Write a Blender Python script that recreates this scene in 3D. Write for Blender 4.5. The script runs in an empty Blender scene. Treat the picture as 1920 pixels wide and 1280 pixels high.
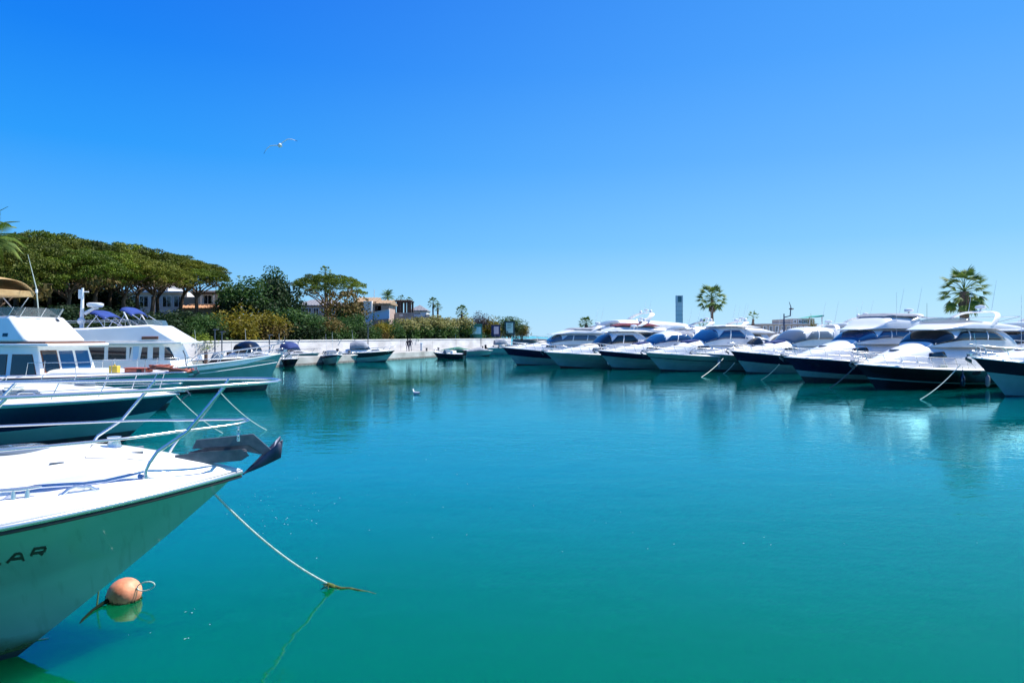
import bpy, math, random
import numpy as np
from mathutils import Vector, Matrix
from mathutils.bvhtree import BVHTree

PI = math.pi
S = bpy.context.scene
COL = S.collection
R = math.radians

# ------------------------------------------------------------------ camera, sky, sun, exposure
CAM_H = 3.0
cam_data = bpy.data.cameras.new('camera')
cam_data.sensor_width = 36.0
cam_data.lens = 24.0
cam_data.shift_y = -10.0 / 1920.0
cam_data.clip_start = 0.1
cam_data.clip_end = 20000
cam = bpy.data.objects.new('camera', cam_data)
cam.location = (0, 0, CAM_H)
cam.rotation_euler = (R(90), 0, 0)
COL.objects.link(cam)
S.camera = cam

SUN_AZ = R(72)      # clockwise from +Y (the view direction)
SUN_EL = R(55)
world = bpy.data.worlds.new('World')
S.world = world
world.use_nodes = True
wn, wl = world.node_tree.nodes, world.node_tree.links
wn.clear()
sky = wn.new('ShaderNodeTexSky')
sky.sky_type = 'NISHITA'
sky.sun_disc = False
sky.sun_elevation = SUN_EL
sky.sun_rotation = SUN_AZ
sky.altitude = 0
sky.air_density = 1.0
sky.dust_density = 0.25
sky.ozone_density = 3.0
# clear saturated blue air: the physical sky tinted by height and by distance from the sun
def wmath(op, *args):
    n_ = wn.new('ShaderNodeMath'); n_.operation = op
    for i_, v_ in enumerate(args):
        if isinstance(v_, (int, float)): n_.inputs[i_].default_value = v_
        else: wl.new(v_, n_.inputs[i_])
    return n_.outputs[0]
wtc = wn.new('ShaderNodeTexCoord')
wsp = wn.new('ShaderNodeSeparateXYZ'); wl.new(wtc.outputs['Generated'], wsp.inputs[0])
def wramp(stops, fac):
    r_ = wn.new('ShaderNodeValToRGB'); e_ = r_.color_ramp.elements
    r_.color_ramp.interpolation = 'B_SPLINE' if False else 'LINEAR'
    e_[0].position, e_[0].color = stops[0][0], (*stops[0][1], 1); e_[1].position, e_[1].color = stops[-1][0], (*stops[-1][1], 1)
    for p_, c_ in stops[1:-1]:
        k_ = e_.new(p_); k_.color = (*c_, 1)
    wl.new(fac, r_.inputs['Fac']); return r_.outputs['Color']
zfac = wmath('MAXIMUM', wsp.outputs['Z'], 0.0)
far_ = wramp([(0.0, (.37, .69, 1.0)), (.05, (.26, .62, 1.0)), (.13, (.095, .46, 1.0)), (.24, (.014, .33, .98)), (.36, (.0, .22, .92)), (.46, (.0, .165, .86)), (1.0, (.02, .12, .50))], zfac)
near_ = wramp([(0.0, (.53, .81, 1.0)), (.05, (.42, .76, 1.0)), (.13, (.24, .61, 1.0)), (.24, (.14, .47, 1.0)), (.36, (.08, .39, 1.0)), (.46, (.06, .35, .97)), (1.0, (.03, .15, .55))], zfac)
# 0 at the left edge of the view, 1 towards the sun's side
wdot = wmath('ADD', wmath('MULTIPLY', wsp.outputs['X'], math.sin(SUN_AZ)), wmath('MULTIPLY', wsp.outputs['Y'], math.cos(SUN_AZ)))
sunfac = wn.new('ShaderNodeMapRange'); sunfac.interpolation_type = 'SMOOTHSTEP'
sunfac.inputs['From Min'].default_value = -0.36; sunfac.inputs['From Max'].default_value = 1.0
wl.new(wdot, sunfac.inputs['Value'])
wmx = wn.new('ShaderNodeMix'); wmx.data_type = 'RGBA'
wl.new(sunfac.outputs[0], wmx.inputs['Factor']); wl.new(far_, wmx.inputs[6]); wl.new(near_, wmx.inputs[7])
wsc = wn.new('ShaderNodeMix'); wsc.data_type = 'RGBA'; wsc.blend_type = 'MULTIPLY'; wsc.inputs['Factor'].default_value = 1.0
wsc.inputs[7].default_value = (4.05, 4.05, 4.05, 1)
wl.new(wmx.outputs[2], wsc.inputs[6])
wfin = wn.new('ShaderNodeMix'); wfin.data_type = 'RGBA'; wfin.inputs['Factor'].default_value = 0.97
wl.new(sky.outputs[0], wfin.inputs[6]); wl.new(wsc.outputs[2], wfin.inputs[7])
bg = wn.new('ShaderNodeBackground')
bg.inputs['Strength'].default_value = 0.15
wo = wn.new('ShaderNodeOutputWorld')
wl.new(wfin.outputs[2], bg.inputs['Color'])
wl.new(bg.outputs[0], wo.inputs['Surface'])

SUN_DIR = Vector((math.sin(SUN_AZ) * math.cos(SUN_EL), math.cos(SUN_AZ) * math.cos(SUN_EL), math.sin(SUN_EL)))
sun_data = bpy.data.lights.new('sun', 'SUN')
sun_data.energy = 5.0
sun_data.angle = R(0.5)
sun_data.color = (1.0, 0.965, 0.91)
sun = bpy.data.objects.new('sun', sun_data)
sun.rotation_euler = SUN_DIR.to_track_quat('Z', 'Y').to_euler()
sun.location = (60, 40, 80)
COL.objects.link(sun)

S.view_settings.view_transform = 'Standard'
S.view_settings.look = 'None'
S.view_settings.gamma = 1.0
S.view_settings.exposure = 0.72
S.view_settings.use_curve_mapping = False
S.render.engine = 'CYCLES'
S.cycles.use_denoising = True
S.cycles.max_bounces = 8
S.cycles.glossy_bounces = 5
S.cycles.transparent_max_bounces = 12
S.cycles.sample_clamp_indirect = 6.0
S.cycles.caustics_reflective = True

# ------------------------------------------------------------------ coordinates
def K(px):
    return (px - 960.0) / 1280.0
def P(px, py, d):
    return Vector((K(px) * d, d, CAM_H - (py - 630.0) / 1280.0 * d))
def Zat(py, d):
    return CAM_H - (py - 630.0) / 1280.0 * d
def WLd(py):
    return CAM_H * 1280.0 / (py - 630.0)

BANK_A = Vector((-21.6, 69.0)); BANK_U = Vector((0.358, 0.934)); BANK_N = Vector((-0.934, 0.358))
def bank(s, w):
    v = BANK_A + BANK_U * s + BANK_N * w
    return v.x, v.y
def BP(px, w):
    k = K(px)
    s = (k * (BANK_A.y + w * BANK_N.y) - BANK_A.x - w * BANK_N.x) / (BANK_U.x - k * BANK_U.y)
    return bank(s, w)
def bank_sw(x, y):
    d = Vector((x, y)) - BANK_A
    return d.dot(BANK_U), d.dot(BANK_N)
def smooth(a, b, x):
    t = min(1, max(0, (x - a) / (b - a)))
    return t * t * (3 - 2 * t)
def ground_z(x, y):
    s, w = bank_sw(x, y)
    if w < 5.2:
        return 0.9
    left = 1 - smooth(-5, 45, s)
    z = 1.4 + 0.9 * smooth(5.2, 9, w) + (1.2 + 1.6 * left) * smooth(8, 24, w)
    z += 1.4 * left * smooth(24, 60, w)
    z += 0.12 * math.sin(x * 0.7) * math.cos(y * 0.53)
    return z

# ------------------------------------------------------------------ materials
MATS = {}
def lin(r, g, b):
    return (r, g, b, 1.0)
def mat(name, col, rough=0.5, metal=0.0, col2=None, scale=4.0, bump=0.0, bscale=None, coat=0.0, spec=0.5,
        alpha=1.0, detail=4.0, stretch=None, transmission=0.0, contrast=(0.35, 0.65)):
    if name in MATS:
        return MATS[name]
    m = bpy.data.materials.new(name)
    m.use_nodes = True
    n, l = m.node_tree.nodes, m.node_tree.links
    b = n['Principled BSDF']
    b.inputs['Base Color'].default_value = lin(*col)
    b.inputs['Roughness'].default_value = rough
    b.inputs['Metallic'].default_value = metal
    b.inputs['Coat Weight'].default_value = coat
    b.inputs['Coat Roughness'].default_value = 0.04
    b.inputs['Specular IOR Level'].default_value = spec
    b.inputs['Alpha'].default_value = alpha
    b.inputs['Transmission Weight'].default_value = transmission
    tc = n.new('ShaderNodeTexCoord')
    vec = tc.outputs['Object']
    if stretch:
        mp = n.new('ShaderNodeMapping'); mp.inputs['Scale'].default_value = stretch
        l.new(vec, mp.inputs['Vector']); vec = mp.outputs[0]
    if col2 is not None:
        t = n.new('ShaderNodeTexNoise'); t.inputs['Scale'].default_value = scale; t.inputs['Detail'].default_value = detail
        l.new(vec, t.inputs['Vector'])
        cr = n.new('ShaderNodeValToRGB')
        cr.color_ramp.elements[0].position = contrast[0]; cr.color_ramp.elements[0].color = lin(*col)
        cr.color_ramp.elements[1].position = contrast[1]; cr.color_ramp.elements[1].color = lin(*col2)
        l.new(t.outputs['Fac'], cr.inputs['Fac']); l.new(cr.outputs['Color'], b.inputs['Base Color'])
    if bump:
        t2 = n.new('ShaderNodeTexNoise'); t2.inputs['Scale'].default_value = bscale or scale * 3; t2.inputs['Detail'].default_value = 5
        l.new(vec, t2.inputs['Vector'])
        bp = n.new('ShaderNodeBump'); bp.inputs['Strength'].default_value = 1.0; bp.inputs['Distance'].default_value = bump
        l.new(t2.outputs['Fac'], bp.inputs['Height']); l.new(bp.outputs[0], b.inputs['Normal'])
    MATS[name] = m
    return m

M_WHITE = mat('white_gelcoat', (0.80, 0.80, 0.79), 0.28, col2=(0.74, 0.745, 0.74), scale=1.3, coat=0.3)
M_DECK = mat('white_deck', (0.80, 0.795, 0.78), 0.5, col2=(0.70, 0.70, 0.68), scale=2.5, bump=0.002, bscale=90)
M_HULLBOUNCE = mat('hull_gelcoat_water_bounce', (0.13, 0.31, 0.295), 0.1, col2=(0.095, 0.26, 0.245), scale=0.9, coat=1.0)  # white hulls: teal light bounced off the water put into the base colour
M_HULLBOUNCE.node_tree.nodes['Principled BSDF'].inputs['Coat IOR'].default_value = 2.0
def near_hull_material():
    m = M_HULLBOUNCE.copy(); m.name = 'worn_near_hull'  # wear is added over the copied teal water-bounce colour
    n, l = m.node_tree.nodes, m.node_tree.links
    b = n['Principled BSDF']; src = b.inputs['Base Color'].links[0].from_socket
    tc = n.new('ShaderNodeTexCoord'); sp = n.new('ShaderNodeSeparateXYZ'); l.new(tc.outputs['Object'], sp.inputs[0])
    ns = n.new('ShaderNodeTexNoise'); ns.inputs['Scale'].default_value = 5; ns.inputs['Detail'].default_value = 6
    l.new(tc.outputs['Object'], ns.inputs['Vector'])
    ma = n.new('ShaderNodeMath'); ma.operation = 'MULTIPLY_ADD'; l.new(ns.outputs['Fac'], ma.inputs[0]); ma.inputs[1].default_value = -.28; l.new(sp.outputs['Z'], ma.inputs[2])
    mr = n.new('ShaderNodeMapRange'); mr.inputs['From Min'].default_value = .10; mr.inputs['From Max'].default_value = -.08; l.new(ma.outputs[0], mr.inputs['Value'])
    mx = n.new('ShaderNodeMix'); mx.data_type = 'RGBA'; l.new(mr.outputs[0], mx.inputs['Factor']); l.new(src, mx.inputs[6]); mx.inputs[7].default_value = (.05, .075, .03, 1)
    # streaks and scuffs running down from the rubbing strake
    mp = n.new('ShaderNodeMapping'); mp.inputs['Scale'].default_value = (7, 1, .8); l.new(tc.outputs['Object'], mp.inputs['Vector'])
    n2 = n.new('ShaderNodeTexNoise'); n2.inputs['Scale'].default_value = 2.2; n2.inputs['Detail'].default_value = 7; l.new(mp.outputs[0], n2.inputs['Vector'])
    m2 = n.new('ShaderNodeMapRange'); m2.inputs['From Min'].default_value = .56; m2.inputs['From Max'].default_value = .74; m2.inputs['To Max'].default_value = .35; l.new(n2.outputs['Fac'], m2.inputs['Value'])
    m3 = n.new('ShaderNodeMix'); m3.data_type = 'RGBA'; l.new(m2.outputs[0], m3.inputs['Factor']); l.new(mx.outputs[2], m3.inputs[6]); m3.inputs[7].default_value = (.07, .14, .12, 1)
    l.new(m3.outputs[2], b.inputs['Base Color'])
    return m
M_NAVY = mat('navy_paint', (0.004, 0.008, 0.032), 0.12, col2=(0.006, 0.011, 0.04), scale=1.0, coat=0.6)
M_BLACK = mat('black_paint', (0.008, 0.009, 0.014), 0.14, coat=0.5)
M_ANTIFOUL = mat('antifouling', (0.012, 0.02, 0.035), 0.7, col2=(0.02, 0.045, 0.035), scale=5)
M_REDFOUL = mat('red_antifouling', (0.10, 0.02, 0.015), 0.7, col2=(0.04, 0.02, 0.02), scale=5)
M_STEEL = mat('stainless_steel', (0.66, 0.67, 0.67), 0.24, metal=0.85)
M_STEELD = mat('dull_steel', (0.12, 0.14, 0.17), 0.42, metal=0.5, col2=(0.07, 0.085, 0.11), scale=9, bump=0.002)
M_GLASSD = mat('dark_glass', (0.006, 0.012, 0.02), 0.05, coat=0.6)
M_GLASSB = mat('blue_glass', (0.01, 0.06, 0.16), 0.05, coat=0.6)
M_GLASSG = mat('grey_glass', (0.12, 0.15, 0.18), 0.08, coat=0.5)
M_PERSPEX = mat('smoked_perspex', (0.10, 0.14, 0.15), 0.08, alpha=0.55, coat=0.4)
M_CANVG = mat('grey_canvas', (0.20, 0.22, 0.26), 0.9, col2=(0.27, 0.29, 0.33), scale=3, bump=0.02, bscale=6)
M_CANVN = mat('navy_canvas', (0.012, 0.03, 0.13), 0.9, col2=(0.02, 0.045, 0.17), scale=3, bump=0.02, bscale=6)
M_CANVB = mat('blue_canvas', (0.008, 0.032, 0.17), 0.85, col2=(0.012, 0.045, 0.24), scale=3, bump=0.02, bscale=6)
M_CANVT = mat('tan_canvas', (0.40, 0.25, 0.11), 0.9, col2=(0.50, 0.33, 0.16), scale=3, bump=0.03, bscale=5)
M_CANVR = mat('burgundy_canvas', (0.17, 0.03, 0.05), 0.9, col2=(0.12, 0.03, 0.04), scale=3, bump=0.02, bscale=6)
M_CANVGR = mat('green_tarpaulin', (0.02, 0.12, 0.08), 0.7, col2=(0.04, 0.18, 0.13), scale=3, bump=0.03, bscale=5)
M_TEAK = mat('varnished_wood', (0.20, 0.075, 0.03), 0.4, col2=(0.13, 0.045, 0.02), scale=6, stretch=(1, 8, 8))
M_ORANGE = mat('orange_red_plastic', (0.48, 0.14, 0.08), 0.6, col2=(0.36, 0.09, 0.06), scale=4)
M_YELLOW = mat('yellow_plastic', (0.65, 0.45, 0.06), 0.6)
M_RUBBER = mat('black_rubber', (0.02, 0.02, 0.022), 0.7)
M_BLUEWHITE = mat('pale_blue_paint', (0.42, 0.60, 0.78), 0.4)
M_ROPE = mat('pale_rope', (0.55, 0.60, 0.55), 0.85, col2=(0.35, 0.42, 0.36), scale=30, bump=0.004, bscale=60)
M_WEED = mat('weedy_rope', (0.10, 0.12, 0.02), 0.9, col2=(0.03, 0.05, 0.02), scale=14, bump=0.01, bscale=30)
M_BUOY = mat('buoy_plastic', (0.74, 0.29, 0.15), 0.55, col2=(0.50, 0.15, 0.08), scale=7, bump=0.004, bscale=18)
M_CONC = mat('pale_concrete', (0.46, 0.45, 0.43), 0.85, col2=(0.26, 0.25, 0.23), scale=0.5, detail=8, bump=0.01, bscale=10)
M_WALL = mat('whitewashed_wall', (0.58, 0.57, 0.58), 0.85, col2=(0.40, 0.39, 0.39), scale=0.35, stretch=(1, 1, 3), bump=0.02, bscale=4)
M_RENDER = mat('white_render', (0.72, 0.71, 0.69), 0.85, col2=(0.62, 0.61, 0.60), scale=0.7, bump=0.01, bscale=6)
M_BEIGE = mat('beige_render', (0.45, 0.38, 0.31), 0.85, col2=(0.38, 0.32, 0.27), scale=0.7)
M_PINK = mat('pink_render', (0.44, 0.33, 0.29), 0.85, col2=(0.36, 0.26, 0.22), scale=0.9)
M_TILE = mat('terracotta_tiles', (0.42, 0.20, 0.10), 0.85, col2=(0.52, 0.30, 0.16), scale=5, bump=0.03, bscale=8)
M_TILEY = mat('ochre_tiles', (0.38, 0.27, 0.16), 0.85, col2=(0.26, 0.17, 0.11), scale=5, bump=0.03, bscale=8)
M_SLATE = mat('grey_tiles', (0.22, 0.22, 0.24), 0.8, col2=(0.16, 0.16, 0.18), scale=5)
M_WOODD = mat('dark_timber', (0.06, 0.035, 0.025), 0.8, col2=(0.09, 0.05, 0.035), scale=6)
M_STONE = mat('rough_stone', (0.42, 0.40, 0.37), 0.9, col2=(0.26, 0.25, 0.23), scale=3, bump=0.05, bscale=5)
M_ROCK = mat('dark_rock', (0.12, 0.11, 0.10), 0.9, col2=(0.2, 0.18, 0.16), scale=3, bump=0.08, bscale=6)
M_BARK = mat('pine_bark', (0.10, 0.065, 0.045), 0.95, col2=(0.16, 0.11, 0.08), scale=4, bump=0.05, bscale=9, stretch=(1, 1, .25))
M_PALMBARK = mat('palm_bark', (0.19, 0.13, 0.09), 0.95, col2=(0.12, 0.08, 0.06), scale=3, bump=0.05, bscale=10, stretch=(1, 1, 4))
M_EARTH = mat('dry_earth', (0.12, 0.10, 0.05), 1.0, col2=(0.05, 0.065, 0.025), scale=0.35, bump=0.1, bscale=2)
M_SKIN = mat('skin', (0.5, 0.3, 0.2), 0.6)
M_CLOTH = mat('dark_clothing', (0.02, 0.02, 0.035), 0.9)
M_CLOTH2 = mat('jeans_cloth', (0.03, 0.045, 0.09), 0.9)
M_FEATHER = mat('white_feathers', (0.55, 0.56, 0.58), 0.8)
M_FEATHERG = mat('grey_feathers', (0.36, 0.38, 0.42), 0.8)
M_BEAK = mat('yellow_beak', (0.6, 0.35, 0.03), 0.5)
M_SIGNG = mat('green_sign_board', (0.01, 0.14, 0.10), 0.6)
M_SIGNC = mat('cyan_sign_panel', (0.18, 0.52, 0.60), 0.6, col2=(0.35, 0.62, 0.66), scale=1.5)
M_SIGNB = mat('navy_sign_board', (0.01, 0.02, 0.08), 0.6)
M_SIGNP = mat('pale_poster', (0.55, 0.50, 0.60), 0.7, col2=(0.62, 0.48, 0.50), scale=1.2)
M_SIGNM = mat('mint_sign_panel', (0.40, 0.66, 0.60), 0.6)
M_TOWER = mat('tower_cladding', (0.60, 0.66, 0.66), 0.6, col2=(0.52, 0.58, 0.58), scale=.5)
M_TOWERG = mat('tower_green_glass', (0.02, 0.14, 0.17), 0.3)
M_LETTER = mat('black_lettering', (0.01, 0.012, 0.014), 0.4)
M_GREENCAN = mat('green_awning', (0.03, 0.30, 0.24), 0.7)

def foliage(name, c1, c2, c3, scale=0.9, trans=0.25):
    if name in MATS:
        return MATS[name]
    m = bpy.data.materials.new(name)
    m.use_nodes = True
    n, l = m.node_tree.nodes, m.node_tree.links
    b = n['Principled BSDF']; out = n['Material Output']
    b.inputs['Roughness'].default_value = 0.62
    b.inputs['Specular IOR Level'].default_value = 0.25
    tc = n.new('ShaderNodeTexCoord')
    t = n.new('ShaderNodeTexNoise'); t.inputs['Scale'].default_value = scale; t.inputs['Detail'].default_value = 6
    t.inputs['Roughness'].default_value = 0.75
    l.new(tc.outputs['Object'], t.inputs['Vector'])
    cr = n.new('ShaderNodeValToRGB'); e = cr.color_ramp.elements
    e[0].position = 0.34; e[0].color = lin(*c1); e[1].position = 0.68; e[1].color = lin(*c3)
    k = e.new(0.5); k.color = lin(*c2)
    l.new(t.outputs['Fac'], cr.inputs['Fac'])
    l.new(cr.outputs[0], b.inputs['Base Color'])
    tr = n.new('ShaderNodeBsdfTranslucent'); l.new(cr.outputs[0], tr.inputs['Color'])
    mx = n.new('ShaderNodeMixShader'); mx.inputs[0].default_value = trans
    l.new(b.outputs[0], mx.inputs[1]); l.new(tr.outputs[0], mx.inputs[2]); l.new(mx.outputs[0], out.inputs['Surface'])
    MATS[name] = m
    return m
F_PINE = foliage('pine_needles', (0.032, 0.058, 0.006), (0.105, 0.155, 0.010), (0.215, 0.27, 0.018), 0.45)
F_PINEB = foliage('dry_pine_needles', (0.07, 0.05, 0.022), (0.15, 0.115, 0.035), (0.22, 0.18, 0.05), 0.6)
F_PINEO = foliage('olive_pine_needles', (0.034, 0.048, 0.008), (0.105, 0.13, 0.012), (0.20, 0.205, 0.02), 0.5)
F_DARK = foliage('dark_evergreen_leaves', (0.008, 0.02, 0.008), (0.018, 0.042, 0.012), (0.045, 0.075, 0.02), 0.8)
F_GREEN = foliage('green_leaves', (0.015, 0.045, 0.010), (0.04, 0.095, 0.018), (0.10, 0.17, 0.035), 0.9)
F_YELL = foliage('yellow_green_leaves', (0.07, 0.065, 0.008), (0.18, 0.15, 0.010), (0.30, 0.23, 0.015), 0.8)
F_BROWN = foliage('russet_leaves', (0.05, 0.035, 0.012), (0.13, 0.09, 0.02), (0.21, 0.15, 0.035), 0.8)
F_REED = foliage('dry_reed_leaves', (0.10, 0.11, 0.02), (0.26, 0.25, 0.08), (0.45, 0.40, 0.2), 1.2)
F_GREY = foliage('grey_purple_leaves', (0.05, 0.05, 0.06), (0.10, 0.09, 0.10), (0.15, 0.12, 0.12), 1.0)
F_PALM = foliage('palm_leaves', (0.03, 0.08, 0.018), (0.08, 0.15, 0.025), (0.22, 0.28, 0.04), 1.0, 0.2)
F_PALMD = foliage('dead_palm_leaves', (0.07, 0.05, 0.035), (0.13, 0.10, 0.07), (0.18, 0.14, 0.1), 1.0, 0.1)
F_HEDGE = foliage('lime_hedge_leaves', (0.09, 0.13, 0.01), (0.16, 0.22, 0.02), (0.22, 0.28, 0.03), 1.0)

# water
def make_water():
    m = bpy.data.materials.new('harbour_water'); m.use_nodes = True
    n, l = m.node_tree.nodes, m.node_tree.links
    b = n['Principled BSDF']
    b.inputs['Roughness'].default_value = 0.015
    b.inputs['IOR'].default_value = 1.55
    tc = n.new('ShaderNodeTexCoord')
    # body colour: pale sandy green shallows at the near pier, bluer where it is deeper, dark hull and tree reflections put in far out, with slow patches
    big = n.new('ShaderNodeTexNoise'); big.inputs['Scale'].default_value = 0.13; big.inputs['Detail'].default_value = 2
    l.new(tc.outputs['Object'], big.inputs['Vector'])
    sp = n.new('ShaderNodeSeparateXYZ'); l.new(tc.outputs['Object'], sp.inputs[0])
    dep = n.new('ShaderNodeMath'); dep.operation = 'MULTIPLY_ADD'; l.new(big.outputs['Fac'], dep.inputs[0]); dep.inputs[1].default_value = 5.0
    l.new(sp.outputs['Y'], dep.inputs[2])
    dm = n.new('ShaderNodeMapRange'); dm.inputs['From Min'].default_value = 9.5; dm.inputs['From Max'].default_value = 50.0
    l.new(dep.outputs[0], dm.inputs['Value'])
    cr = n.new('ShaderNodeValToRGB')
    ce = cr.color_ramp.elements
    ce[0].position = 0.0; ce[0].color = (0.0, 0.098, 0.028, 1)
    ce[1].position = 1.0; ce[1].color = (0.0, 0.050, 0.036, 1)
    for p_, c_ in ((.07, (0.0, .104, .062)), (.20, (0.0, .115, .122)), (.45, (0.0, .105, .115)), (.75, (0.0, .06, .055))):
        k_ = ce.new(p_); k_.color = (*c_, 1)
    l.new(dm.outputs[0], cr.inputs['Fac']); l.new(cr.outputs[0], b.inputs['Base Color'])
    b.subsurface_method = 'BURLEY'
    b.inputs['Subsurface Weight'].default_value = 1.0
    b.inputs['Subsurface Radius'].default_value = (0.4, 2.2, 1.8)
    b.inputs['Subsurface Scale'].default_value = 1.0
    # ripples
    def wave(scale, sx, sy, rot, detail, rough=0.5):
        mp = n.new('ShaderNodeMapping'); mp.inputs['Scale'].default_value = (sx, sy, 1); mp.inputs['Rotation'].default_value = (0, 0, R(rot))
        l.new(tc.outputs['Object'], mp.inputs['Vector'])
        t = n.new('ShaderNodeTexNoise'); t.inputs['Scale'].default_value = scale; t.inputs['Detail'].default_value = detail
        t.inputs['Roughness'].default_value = rough
        l.new(mp.outputs[0], t.inputs['Vector'])
        return t.outputs['Fac']
    w1 = wave(1.7, 0.8, 1.3, 12, 3)
    w2 = wave(5.5, 0.8, 1.5, -20, 3)
    w3 = wave(0.45, 0.8, 1.3, 30, 1)
    # patches of breeze: how rough the surface is
    br = n.new('ShaderNodeTexNoise'); br.inputs['Scale'].default_value = 0.05; br.inputs['Detail'].default_value = 3
    l.new(tc.outputs['Object'], br.inputs['Vector'])
    mr = n.new('ShaderNodeMapRange'); mr.inputs['From Min'].default_value = 0.35; mr.inputs['From Max'].default_value = 0.65
    mr.inputs['To Min'].default_value = 0.15; mr.inputs['To Max'].default_value = 2.4
    l.new(br.outputs['Fac'], mr.inputs['Value'])
    def mul(a, k):
        x = n.new('ShaderNodeMath'); x.operation = 'MULTIPLY'; l.new(a, x.inputs[0])
        if isinstance(k, float): x.inputs[1].default_value = k
        else: l.new(k, x.inputs[1])
        return x.outputs[0]
    def add(a, c):
        x = n.new('ShaderNodeMath'); x.operation = 'ADD'; l.new(a, x.inputs[0]); l.new(c, x.inputs[1]); return x.outputs[0]
    h = add(add(mul(w1, 0.0075), mul(mul(w2, 0.0032), mr.outputs[0])), mul(w3, 0.012))
    bp = n.new('ShaderNodeBump'); bp.inputs['Strength'].default_value = 1.0; bp.inputs['Distance'].default_value = 1.0
    l.new(h, bp.inputs['Height'])
    # body and mirror parts mixed by Fresnel, the mirror part slightly cyan as clear sea water returns it
    b.inputs['Specular IOR Level'].default_value = 0.0; b.inputs['Roughness'].default_value = 1.0
    g = n.new('ShaderNodeBsdfGlossy'); g.inputs['Roughness'].default_value = 0.015; g.inputs['Color'].default_value = (.40, .92, 1.0, 1)
    fr = n.new('ShaderNodeFresnel'); fr.inputs['IOR'].default_value = 1.85
    l.new(bp.outputs[0], g.inputs['Normal']); l.new(bp.outputs[0], fr.inputs['Normal'])
    mx = n.new('ShaderNodeMixShader'); l.new(fr.outputs[0], mx.inputs[0]); l.new(b.outputs[0], mx.inputs[1]); l.new(g.outputs[0], mx.inputs[2])
    l.new(mx.outputs[0], n['Material Output'].inputs['Surface'])
    return m
M_WATER = make_water()

# ------------------------------------------------------------------ mesh helpers
def empty(name, loc=(0, 0, 0), rz=0.0):
    o = bpy.data.objects.new(name, None)
    o.empty_display_size = 0.3
    o.location = loc; o.rotation_euler = (0, 0, rz)
    COL.objects.link(o)
    return o
def tag(o, label, cat, group=None):
    o['label'] = label; o['category'] = cat
    if group: o['group'] = group
    return o

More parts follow.
